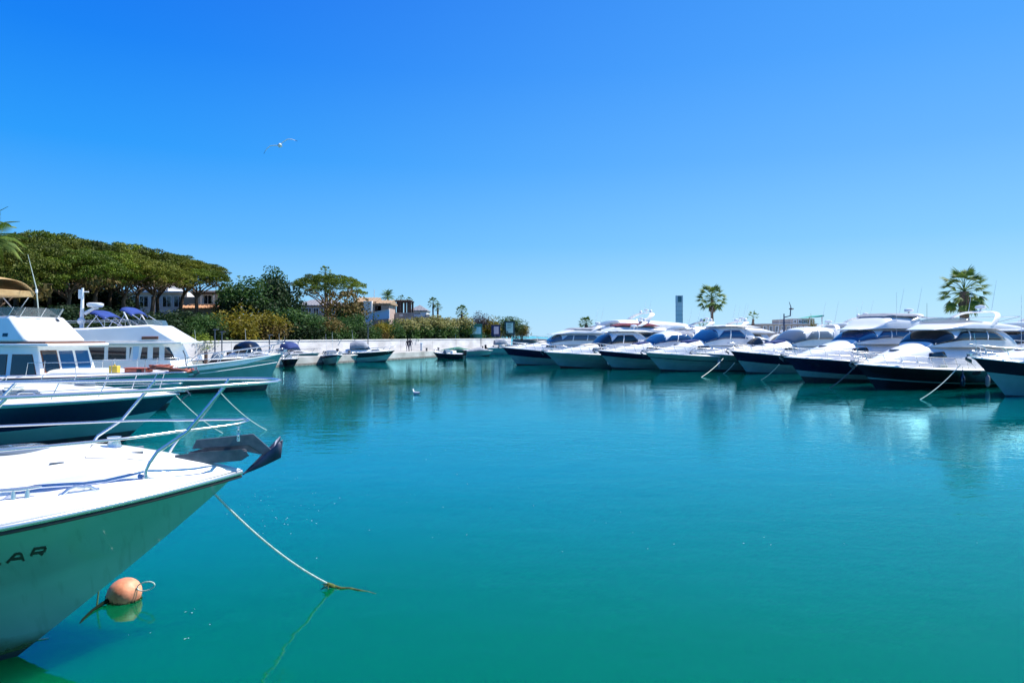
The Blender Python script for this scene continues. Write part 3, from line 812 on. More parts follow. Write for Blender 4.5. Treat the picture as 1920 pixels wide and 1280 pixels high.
def right_row():
    N = [M_HULLBOUNCE, M_NAVY, M_ANTIFOUL]
    NR = [M_HULLBOUNCE, M_NAVY, M_REDFOUL]
    B_ = [M_HULLBOUNCE, M_BLACK, M_ANTIFOUL]
    nav = [(.03, 0), (.80, 1), (1.55, 0), (2.0, 2)]
    right_boat(940, 650, 1.9, 'navy and white yacht at the far end of the right-hand row, beside the sea wall', style='fly', bands=nav, mats=NR, canvas=M_CANVG, L=14, glass=M_GLASSG, heading=197, zb=2.5, zt=3.15, zr=3.75, za=4.1)
    right_boat(1020, 659, 1.55, 'white hulled cruiser second from the far end, with an arched dark side window', style='hardtop', mats=NR, bands=[(1.5, 0), (2.0, 2)], heading=199, fend=((6, M_NAVY), (8, M_NAVY)), zb=2.3, zt=3.2)
    right_boat(1118, 656, 1.75, 'white cruiser with a narrow navy band, just left of the grey tower, pale lower hull', style='express', canvas=M_CANVG, bands=[(.03, 0), (.55, 1), (1.5, 0), (2, 2)], mats=N, heading=199, glass=M_GLASSB, zb=2.5, zt=3.2)
    right_boat(1208, 660, 1.65, 'white cruiser with a thin dark waist stripe and long blue windscreen below the tower', style='hardtop', bands=[(.50, 0), (.57, 1), (1.5, 0), (2, 2)], mats=N, L=14, B=4.2, glass=M_GLASSB, heading=200, zb=2.75, zt=3.6)
    right_boat(1300, 660.5, 1.62, 'plain white cruiser squeezed between the waist-striped boat and a navy boat', style='open', bands=[(.62, 0), (.68, 1), (1.5, 0), (2, 2)], mats=N, L=12.5, heading=200, zb=2.3, zt=2.8)
    right_boat(1368, 657, 1.85, 'navy over pale hull cruiser with radar arch, below the small palm', style='express', bands=nav, mats=N, L=13.5, B=4.2, heading=200, glass=M_GLASSG, zb=2.7, zt=3.5)
    right_boat(1470, 668, 1.70, 'dark navy flybridge yacht with pale boot band, grey flybridge cover and blue windscreen', style='fly', canvas=M_CANVG, bands=[(.03, 0), (1.02, 1), (1.34, 0), (2, 2)], mats=N, L=15, B=4.4, heading=200, glass=M_GLASSB, zb=2.85, zt=3.42, zr=4.4, za=4.5)
    right_boat(1602, 681, 1.48, 'low black hulled yacht with thin white waterline stripe and long dark side window', style='fly', bands=[(.02, 0), (1.12, 1), (1.19, 0), (2, 2)], mats=[M_HULLBOUNCE, M_BLACK, M_BLACK], heading=203, glass=M_GLASSD, L=15, B=4.4, hs=1.0, sag=3, zb=2.75, zt=3.35, zr=3.95, za=4.5)
    right_boat(1822, 669, 1.98, 'nearest right-hand yacht, black band over pale flared bow, cut off by the frame', style='fly', bands=[(.03, 0), (.66, 1), (1.6, 0), (2, 2)], mats=B_, heading=196, L=14, rake=2.2, zb=2.7, zt=3.3, zr=4.0, za=4.4)

    rope('mooring_line', P(1801, 683, 33.4), P(1725, 749, WLd(749)), 0.15, 0.02, M_ROPE, 'taut mooring line running down from the nearest right-hand yacht bow', group='taut mooring lines of the right-hand row')
    rope('mooring_chain', P(1606, 684, 37.7), P(1556, 727, WLd(727)), 0.1, 0.035, M_STEELD, 'thick hanging chain running from the low black yacht bow to the water', group='taut mooring lines of the right-hand row')
    rope('mooring_line', P(1461, 683, 43), P(1427, 712, WLd(712)), 0.1, 0.025, M_ROPE, 'mooring line from the dark navy yacht bow, left of the chain', group='taut mooring lines of the right-hand row')
    rope('mooring_line', P(1377, 680, 54), P(1356, 700, WLd(700)), 0.1, 0.025, M_ROPE, 'short mooring line below the bow of the navy cruiser with radar arch', group='taut mooring lines of the right-hand row')
    rope('mooring_line', P(1356, 672, 55), P(1315, 707, WLd(707)), 0.1, 0.025, M_ROPE, 'mooring line crossing the plain white cruiser hull', group='taut mooring lines of the right-hand row')
    rope('mooring_line', P(1108, 664, 62), P(1090, 682, WLd(683)), 0.1, 0.02, M_ROPE, 'faint mooring line before the arched-window cruiser hull, leftmost of the row', group='taut mooring lines of the right-hand row')

# ------------------------------------------------------------------ the near boat
def near_boat():
    hd = R(24)
    tip = Vector((-2.86, 7.2, 0))
    t = empty('motorboat', tip, hd)
    tag(t, 'big white motorboat bow in the foreground with steel pulpit rail and black hull letters', 'boat')
    H = Hull(11.5, 3.6, 1.60, 1.35, 1.95, p=2.8, tm=0.435, sag=1.6, flare=0.50, rp=1.08)
    hull = H.build(t, [near_hull_material(), M_HULLBOUNCE, M_ANTIFOUL], [(1.6, 0), (2.0, 2)])
    prof = [(1, 0), (.992, .035), (.965, .07), (.92, .095), (.84, .125), (.76, .14), (.735, .115), (.70, .115), (.675, .15), (.60, .235), (.50, .30), (.3, .36), (0, .385)]
    deck = H.deck(t, M_WHITE, prof)
    # toe of the deck: recessed non-slip strips
    for sg in (1, -1):
        MB().tube([(-a, sg * (H.half(a) + 0.008), H.sheer(a) - 0.03) for a in [0.0 + 6 * (i / 34) ** 1.4 for i in range(35)]], 0.030, 8).build('rub_rail', M_STEEL, t, angle=80)
        MB().tube([(-a, sg * (H.half(a) + 0.0), H.sheer(a) - 0.075) for a in [0.0 + 6 * (i / 34) ** 1.4 for i in range(35)]], 0.018, 8).build('rub_rail_insert', M_RUBBER, t, angle=80)
    # walkway strip along the near side
    def deckz(a, f):
        hb = H.half(a); k = min(1, hb / (0.28 * H.B))
        pr = sorted(prof)
        z = np.interp(abs(f), [p[0] for p in pr], [p[1] for p in pr])
        return H.sheer(a) + z * k
    for sg in (1, -1):
        rows = []
        for i in range(15):
            a = 0.72 + 1.15 * i / 14
            e = math.sin(PI * i / 14) ** .5
            rows.append([(-a, sg * f * H.half(a), deckz(a, f) + 0.006) for f in (.70 - .08 * e, .705, .72, .735)])
        o = MB().quadgrid(rows, flip=(sg < 0)).build('walkway_strip', mat('grey_nonslip', (0.42, 0.47, 0.58), 0.8), t)
        md = o.modifiers.new('thickness', 'SOLIDIFY'); md.thickness = 0.006
    # hatch on the foredeck, oval
    a, f = 2.0, 0.0
    o = MB(); z = deckz(a, .05)
    rows = [[(-a + .27 * rr * math.cos(2 * PI * k / 28), 0.27 * rr * math.sin(2 * PI * k / 28) + 0.12, z + dz) for k in range(28)] for rr, dz in ((1.06, -.06), (1.06, .012), (1.0, .024), (.93, .02), (.9, .026), (.02, .03))]
    o.quadgrid(rows, closed_u=True, flip=True).build('deck_hatch', [M_GLASSG], t, angle=50)
    # trunk cabin rising aft
    W = Dome([(2.6, H.sheer(2.6) + .20, .5, .03), (3.2, H.sheer(3) + .15, .85, .26), (4.5, H.sheer(4) + .12, 1.15, .42), (7, H.sheer(6), 1.3, .75), (11, H.sheer(11), 1.35, .75)], 3)
    W.build('coachroof', M_WHITE, t)
    # pulpit
    def base(a, sg, f=.70): return Vector((-a, sg * f * H.half(a), deckz(a, f) - 0.01))
    r1 = 0.0175
    def rail_pt(u, sg):       # u = distance aft of the tip along the rail, top rail
        y = (0.20 + 0.52 * (min(1, max(0, (u + .35) / 1.0)) ** .6) + 0.26 * max(0, u - .5) ** .85)
        return Vector((-u, sg * y, 2.50 + 0.035 * min(1.5, max(0, u)) * 0 + 0.025 * math.exp(-max(0, u))))
    def mid_pt(u, sg):
        y = (0.10 + 0.50 * (min(1, max(0, (u + .02) / 1.0)) ** .6) + 0.26 * max(0, u - .6) ** .85)
        return Vector((-u, sg * y, 2.10 - 0.02 * u))
    us = [6 - 6 * i / 40 for i in range(41)]
    us = [u for u in us if u > 0.1] + [0.1, 0.0, -0.12, -0.24, -0.33]
    pts = [rail_pt(u, -1) for u in us]
    ftip = [Vector((0.35, -0.15, 2.525)), Vector((0.385, -0.06, 2.525)), Vector((0.385, 0.06, 2.525)), Vector((0.35, 0.15, 2.525))]
    pts = pts + ftip + [rail_pt(u, 1) for u in reversed(us)]
    MB().tube(pts, r1, 12).build('top_rail', M_STEEL, t, angle=80)
    um = [u for u in us if u > 0.05] + [0.04]
    pts = [mid_pt(u, -1) for u in um] + [Vector((0.03, -0.15, 2.11)), Vector((0.075, -.05, 2.11)), Vector((0.075, .05, 2.11)), Vector((0.03, 0.15, 2.11))] + [mid_pt(u, 1) for u in reversed(um)]
    MB().tube(pts, 0.0125, 10).build('mid_rail', M_STEEL, t, angle=80)
    for sg in (-1, 1):
        for (ab, ut) in (((0.85, 0.16), (2.55, 1.80), (3.9, 3.1), (5.2, 4.4)) if sg < 0 else ((0.70, 0.10), (1.5, 0.85), (2.9, 2.2), (4.3, 3.6))):
            b = base(ab, sg, .715 if sg < 0 else .70)
            top = rail_pt(ut, sg)
            k = b + Vector((0.035, sg * -0.0, 0.17))
            k2 = b + Vector((0.10, 0, 0.27))
            MB().tube([b, b + Vector((0.003, 0, .1)), k, k2, b.lerp(top, .5) + Vector((0.0, 0, 0.0)), top], 0.0165, 12).build('stanchion', M_STEEL, t, angle=80)
            MB().tube([b, b + Vector((0, 0, .045))], 0.032, 12).build('stanchion_foot', M_STEEL, t)
    # cleats and fairlead on the near side
    def cleat(a, f, sg, s=1.0):
        c = Vector((-a, sg * f * H.half(a), deckz(a, f)))
        d = Vector((0.97, sg * -0.2, 0)).normalized()
        mb = MB()
        for q in (-.055, .055): mb.tube([c + d * q * s + Vector((0, 0, -.02)), c + d * q * s + Vector((0, 0, .075 * s))], [.028 * s, .018 * s], 10)
        mb.tube([c + d * x * s + Vector((0, 0, (.082 + .006 * abs(x) * 8) * s)) for x in (-.17, -.1, 0, .1, .17)], [.010 * s, .017 * s, .02 * s, .017 * s, .010 * s], 10)
        mb.build('cleat', M_STEEL, t)
    cleat(1.72, .80, -1, 0.85); cleat(1.72, .80, 1, .85)
    c = Vector((-1.32, -.87 * H.half(1.32), deckz(1.32, .87)))
    mb = MB()
    d = Vector((.93, .36, 0)).normalized()
    mb.tube([c + d * -.13 + Vector((0, 0, -.005)), c + d * -.08 + Vector((0, 0, .035)), c + d * -.03 + Vector((0, 0, .05)), c + d * .04 + Vector((0, 0, .03))], .016, 8)
    mb.tube([c + d * .13 + Vector((0, 0, -.005)), c + d * .08 + Vector((0, 0, .03)), c + d * .03 + Vector((0, 0, .04))], .014, 8)
    mb.tube([c + d * -.15, c + d * .15], .014, 8)
    mb.build('fairlead', M_STEEL, t)
    for (a, f) in ((1.55, -.45), (.95, -.2), (.98, .35), (2.4, -.4)):
        c = Vector((-a, f * H.half(a), deckz(a, f)))
        MB().box(-.055, .055, -.012, .012, -.01, .012, M=Matrix.Translation(c) @ Matrix.Rotation(.35, 4, 'Z')).build('deck_fitting', M_STEELD, t, bevel=.004)
    # anchor locker lid seams and bow light
    def seam(pts2): 
        MB().tube([(-a_, f_ * H.half(a_), deckz(a_, f_) + .001) for a_, f_ in pts2], .0035, 4).build('locker_seam', M_RUBBER, t)
    seam([(.75, .45), (1.0, .42), (1.35, .40)]); seam([(.75, -.45), (1.0, -.42), (1.35, -.40)]); seam([(1.35, -.40), (1.35, 0), (1.35, .40)])
    for yy in (-.07, .07):
        MB().tube([(-.24, yy, 1.72), (-.24, yy, 1.765)], [.026, .022], 10).build('navigation_light', M_STEEL, t)
    MB().tube([(-1.16, 0, deckz(1.16, 0) - .01), (-1.16, 0, deckz(1.16, 0) + .05), (-1.16, 0, deckz(1.16, 0) + .09)], [.07, .05, .065], 14).build('windlass', M_STEEL, t, angle=40)
    # anchor gear: platform, shank, chain swivel, plough fluke
    z = 1.765
    mb = MB()
    mb.extrude_poly([(-.50, .09, z + .03), (-.28, .10, z + .08), (.06, .09, z + .12), (.22, .09, z + .02), (.20, .09, z - .04), (0.0, .09, z + .02), (-.50, .09, z - .06)], (0, .012, 0))
    mb.extrude_poly([(-.62, -.09, z + .04), (-.30, -.10, z + .06), (.00, -.09, z + .06), (.08, -.09, z - .01), (0.0, -.09, z - .06), (-.62, -.09, z - .07)], (0, -.012, 0))
    mb.box(-.62, .04, -.088, .088, z - .035, z - .018)
    mb.tube([(.03, -.1, z - .0), (.03, .1, z + .0)], .035, 12)
    mb.build('bow_roller', M_STEELD, t, smooth=True, angle=30)
    A = empty('anchor', (-.045, 0, .01)); A.parent = t
    mb = MB()
    mb.extrude_poly([(-.42, -.014, z + .07), (-.38, -.014, z + .16), (.17, -.014, z + .19), (.36, -.014, z - .0), (.27, -.014, z - .05), (.12, -.014, z + .07)], (0, .028, 0))
    mb.build('shank', M_STEELD, A, smooth=False, bevel=.006)
    # plough fluke, two curved plates meeting at a keel, hanging below the roller
    tipf = Vector((.06, 0, z - .23)); top = Vector((.46, 0, z + .02)); heel = Vector((.32, 0, z - .14))
    for sg in (-1, 1):
        w = Vector((.45, sg * .13, z + .13)); w2 = Vector((.43, sg * .15, z - .06))
        rows = []
        for i in range(7):
            u = i / 6
            a_ = tipf.lerp(heel, u) if u < 1 else heel
            ridge = tipf.lerp(Vector((.30, 0, z - .07)), u)
            outer = tipf.lerp(w2, u) + Vector((0, sg * .03 * math.sin(PI * u), 0))
            outer2 = tipf.lerp(w, u)
            rows.append([ridge, ridge.lerp(outer2, .5) + Vector((0, 0, -.02 * u)), outer2, outer])
        o = MB().quadgrid(rows, flip=(sg > 0)).build('fluke', mat('dark_galvanised_steel', (0.03, 0.04, 0.08), .45, metal=.5, col2=(.06, .07, .11), scale=6), A, angle=25)
        md = o.modifiers.new('thickness', 'SOLIDIFY'); md.thickness = .014
    mb = MB().tube([(.02, 0, z + .12), (.02, 0, z + .19)], .022, 8)
    for k in range(4):
        zz = z + .19 + k * .033; ang = 0 if k % 2 else PI / 2
        ring = [(.02 + .016 * math.cos(2 * PI * q / 10) * math.cos(ang), .016 * math.cos(2 * PI * q / 10) * math.sin(ang) - .05, zz + .022 * math.sin(2 * PI * q / 10)) for q in range(11)]
        mb.tube(ring, .006, 5, cap=False)
    mb.build('chain_shackle', M_STEEL, A)
    # lettering on the hull: block strokes wrapped onto the flared topside
    M0 = Matrix.Translation(tip) @ Matrix.Rotation(hd, 4, 'Z'); Mi = M0.inverted()
    bvh = BVHTree.FromPolygons([v.co.copy() for v in hull.data.vertices], [tuple(p.vertices) for p in hull.data.polygons])
    eye = Mi @ Vector((0, 0, CAM_H))
    def on_hull(px, py):
        d_ = (Mi.to_3x3() @ Vector((K(px), 1.0, -(py - 630.0) / 1280.0))).normalized()
        h_ = bvh.ray_cast(eye, d_)
        return h_[0] - d_ * .006
    def strokes(ch, segs, w):
        mb = MB()
        for (x0, y0), (x1, y1) in segs:
            L_ = math.hypot(x1 - x0, y1 - y0); nx, ny = -(y1 - y0) / L_ * w, (x1 - x0) / L_ * w
            rows = [[on_hull(x0 + (x1 - x0) * i / 5 + nx * e, y0 + (y1 - y0) * i / 5 + ny * e) for e in (-1, 0, 1)] for i in range(6)]
            mb.quadgrid(rows)
        o = mb.build('hull_letter', M_LETTER, t, smooth=False)
        md = o.modifiers.new('thickness', 'SOLIDIFY'); md.thickness = .003; md.offset = 0
        o['label'] = 'black capital letter ' + ch + ' on the near hull'
    strokes('A', [((13, 1055), (29, 1038.5)), ((29, 1038.5), (39, 1037)), ((39, 1037), (45, 1051)), ((22, 1048.5), (42, 1045.5))], 2.3)
    strokes('R', [((58, 1042), (65, 1028)), ((64, 1028.5), (86, 1025.5)), ((86, 1025.5), (83, 1034)), ((83, 1034), (62, 1037)), ((72, 1035), (80, 1040))], 2.2)
    strokes('L', [((-26, 1060), (2, 1056.5)), ((-26, 1060), (-18, 1045))], 2.3)
    # rope from the stem
    M = Matrix.Translation(tip) @ Matrix.Rotation(hd, 4, 'Z')
    a = M @ Vector((-.25, -.015, 1.36))
    e = P(628, 1100, WLd(1100)); e.z = 0.0
    def cat_(t_): p_ = a.lerp(e, t_); p_.z -= .10 * 4 * t_ * (1 - t_) * (1 if t_ < .999 else 0); return p_
    N = 260; strands = [[], [], []]
    for i in range(N + 1):
        c_ = cat_(i / N); dr = (cat_(min(1, (i + 1) / N)) - cat_(max(0, (i - 1) / N))).normalized()
        u_ = dr.cross(Vector((0, 0, 1))).normalized(); w_ = dr.cross(u_)
        for k in range(3):
            an = i * .62 + k * 2 * PI / 3
            strands[k].append(c_ + (u_ * math.cos(an) + w_ * math.sin(an)) * .0062)
    mb = MB()
    for st in strands: mb.tube(st, .0064, 5)
    tag(mb.build('bow_rope', M_ROPE, None, angle=80), 'pale rope slanting from the foreground boat stem down into the water', 'rope')
    rnd = random.Random(9)
    q = lambda x, y, z: Vector((P(x, y, WLd(y)).x, WLd(y), z))
    pts = [cat_(.92), cat_(.945), cat_(.97), e + Vector((0, 0, .0)), q(640, 1103, .004), q(655, 1102, -.004), q(672, 1106, .001), q(690, 1108, -.008), q(703, 1112, -.004), q(718, 1114, -.02)]
    mb = MB().tube(pts, [.012, .020, .026, .024, .016, .017, .012, .011, .008, .004], 8)
    for i in range(46):
        p_ = pts[min(5, int(i / 46 * 6))].lerp(pts[min(6, int(i / 46 * 6) + 1)], rnd.random())
        v_ = Vector((rnd.uniform(-.09, .09), rnd.uniform(-.07, .07), rnd.uniform(-.07, -.005)))
        mb.tube([p_, p_ + v_ * .5 + Vector((0, 0, -.004)), Vector(((p_ + v_).x, (p_ + v_).y, max(.0, (p_ + v_).z)))], [.006, .005, .002], 4)
    o = mb.build('weedy_rope_end', M_WEED, None)
    tag(o, 'dark weed-covered rope end lying on the water where the pale rope dips in', 'rope')
    return t, H

LET = [2.12, .44, .66, .14, .34]

def locker_seams(t, H, deckz):
    pass

def buoy():
    d = WLd(1124)
    t = empty('mooring_buoy', (K(232) * d, d, 0.0), R(-8))
    tag(t, 'orange egg-shaped mooring buoy floating beside the foreground hull', 'buoy')
    t.scale = (.9, .9, .9)
    mb = MB(); rows = []
    ax = Vector((.93, -.1, .26)).normalized(); u = ax.orthogonal().normalized(); w = ax.cross(u)
    c = Vector((0, 0, .085))
    for i in range(17):
        x = -1 + 2 * i / 16
        r = .185 * math.sqrt(max(0, 1 - x * x)) * (1 + .10 * x)
        rows.append([c + ax * (.215 * x) + (u * math.cos(2 * PI * k / 24) + w * math.sin(2 * PI * k / 24)) * r for k in range(24)])
    mb.quadgrid(rows, closed_u=True).build('float', M_BUOY, t, angle=80)
    rng = np.random.default_rng(4); th = rng.random(420) * 2 * PI
    C_ = np.stack([(.188 + .02 * rng.random(420)) * np.cos(th), (.165 + .02 * rng.random(420)) * np.sin(th), -.01 + .035 * rng.random(420) ** 2], 1)
    V_, F_ = leaf_cloud(C_, .035, rng)
    link('weed_fringe', np_mesh('weed_fringe', V_, F_, [M_WEED]), t)
    MB().tube([c + ax * -.20, c + ax * -.26], [.06, .035], 12).build('buoy_neck', M_RUBBER, t)
    loop = []
    p0 = c + ax * .21
    for i in range(17):
        th = 2 * PI * i / 16
        loop.append(p0 + Vector((.12 - .12 * math.cos(th), 0.0, .03 + .055 * math.sin(th) + .05 * (1 - math.cos(th)) * .5)))
    MB().tube(loop, .008, 6, cap=False).build('eye_loop', M_ROPE, t)
    q = lambda x, y, z: Vector((P(x, y, WLd(y)).x - t.location.x, WLd(y) - t.location.y, z))
    pts = [q(205, 1132, .05), q(188, 1138, .02), q(172, 1150, .008), q(160, 1166, .0), q(152, 1186, -.03)]
    MB().tube(pts, [.03, .022, .018, .016, .012], 8).build('weedy_tail', mat('dark_weed', (.008, .016, .010), 1.0, spec=0.0), t)
    MB().tube([q(178, 1142, -.05), q(181, 1139, .14), q(184, 1137, .30)], [.010, .009, .006], 6).build('stick', mat('green_stick', (.05, .10, .03), .8), t)
    o = MB(); p = P(72, 1200, WLd(1200)); rows = []
    o.extrude_poly([(p.x - .05, p.y - .02, .002), (p.x + .05, p.y + .03, .002), (p.x + .07, p.y + .045, .002), (p.x, p.y + .025, .002)], (0, 0, .006))
    x = o.build('floating_leaf', mat('pale_leaf', (.5, .6, .5), .6), None, smooth=False)
    tag(x, 'small pale leaf floating on the water left of the buoy', 'leaf')
    rng = np.random.default_rng(12); C_ = []
    for cx_, cy_, n_, sx in ((540, 960, 26, 60), (460, 950, 14, 30), (300, 1180, 8, 80), (900, 930, 26, 400), (1300, 1000, 22, 420), (700, 860, 24, 250)):
        for i in range(n_):
            px_, py_ = cx_ + rng.normal() * sx, cy_ + rng.normal() * 22
            d_ = WLd(py_); C_.append((K(px_) * d_, d_, .004))
    C_ = np.array(C_); V_, F_ = leaf_cloud(C_, .022, rng); V_ = V_.reshape(-1, 4, 3); V_[:, :, 2] = np.array([.002, .006, .002, .004]); V_ = V_.reshape(-1, 3)
    o = link('floating_specks', np_mesh('floating_specks', V_, F_, [mat('pale_leaf', (.5, .6, .5), .6)])); o['kind'] = 'stuff'; o['label'] = 'tiny pale specks and bubbles drifting on the harbour water'


# ------------------------------------------------------------------ prism cabins for the trawlers
class Frame:
    """boat frame: aft distance for a picture column at half width w (positive = towards the camera side)"""
    def __init__(s, tip, hd): s.tip, s.hd = Vector((tip[0], tip[1])), hd; s.aft = Vector((-math.cos(hd), -math.sin(hd))); s.near = Vector((math.sin(hd), -math.cos(hd)))
    def a(s, px, w):
        k = K(px); b = s.tip + s.near * w
        return (k * b.y - b.x) / (s.aft.x - k * s.aft.y)
    def d(s, px, w):
        a = s.a(px, w); return (s.tip + s.near * w + s.aft * a).y
    def z(s, px, py, w): return Zat(py, s.d(px, w))

def slab(root, name, m, prof, w0, w1, z0, z1, bevel=.04, taper=None):
    """solid from a side profile [(a, z)...]; half width goes from w0 at z0 to w1 at z1; taper(a) scales"""
    tp = taper or (lambda a: 1)
    def w(a, z): return (w0 + (w1 - w0) * (z - z0) / (z1 - z0)) * tp(a)
    mb = MB(); n = len(prof)
    mb.v = [(-a, -w(a, z), z) for a, z in prof] + [(-a, w(a, z), z) for a, z in prof]
    mb.f.append(tuple(range(n))); mb.f.append(tuple(range(n, 2 * n))[::-1]); mb.m += [0, 0]
    for i in range(n):
        j = (i + 1) % n
        mb.f.append((i, i + n, j + n, j)); mb.m.append(0)
    o = mb.build(name, m, root, smooth=True, bevel=bevel, angle=30)
    # consistent normals
    import bmesh
    bm = bmesh.new(); bm.from_mesh(o.data); bmesh.ops.recalc_face_normals(bm, faces=bm.faces); bm.to_mesh(o.data); bm.free()
    return o, w

def pane(root, name, m, pts, w, sg=-1, off=.006, th=.03):
    mb = MB().extrude_poly([(-a, sg * (w(a, z) + off), z) for a, z in pts], (0, -sg * th, 0))
    return mb.build(name, m, root, smooth=False)

def framed(root, m, pts, w, fm, sg=-1, fw=.035):
    f = pane(root, 'window_frame', fm, [(a, z) for a, z in pts], w, sg, off=.004)
    ca = sum(p[0] for p in pts) / len(pts); cz = sum(p[1] for p in pts) / len(pts)
    k = 1 - fw * 2 / (max(p[1] for p in pts) - min(p[1] for p in pts)); ka = 1 - fw * 2 / max(.2, (max(p[0] for p in pts) - min(p[0] for p in pts)))
    pane(root, 'window', m, [(ca + (a - ca) * ka, cz + (z - cz) * k) for a, z in pts], w, sg, off=.016, th=.02)

def front_pane(root, name, m, a0, z0, a1, z1, y0, y1, th=.03, off=.01, skew=0):
    """pane on a sloping front face from (a0,z0) at the bottom to (a1,z1) at the top, between y0 and y1"""
    n = Vector((z1 - z0, 0, (a1 - a0))).normalized()
    pts = [Vector((-a0, y0, z0)), Vector((-a0, y1, z0)), Vector((-a1, y1 + skew, z1)), Vector((-a1, y0 + skew, z1))]
    return MB().extrude_poly([p + n * off for p in pts], -n * th).build(name, m, root, smooth=False)

def bimini(root, m, a0, a1, hw, z0, ztop, drop=.12, foot=None, name='bimini_canopy', thin=.016):
    rows = []
    for i in range(9):
        u = i / 8; a = a0 + (a1 - a0) * u
        rows.append([(-a, hw * (-1 + 2 * j / 12), ztop + drop * math.sin(PI * u) * .6 - drop * 1.6 * abs(-1 + 2 * j / 12) ** 3) for j in range(13)])
    o = MB().quadgrid(rows).build(name, m, root, angle=80)
    md = o.modifiers.new('thickness', 'SOLIDIFY'); md.thickness = .03
    foot = foot or [(a0 + .3, a1 - .2), ]
    for sg in (-1, 1):
        for fa, ta in foot:
            MB().tube([(-fa, sg * hw, z0), (-ta, sg * hw * .99, ztop - drop * 1.3)], thin, 6).build('canopy_frame', M_STEEL, root)
    return o

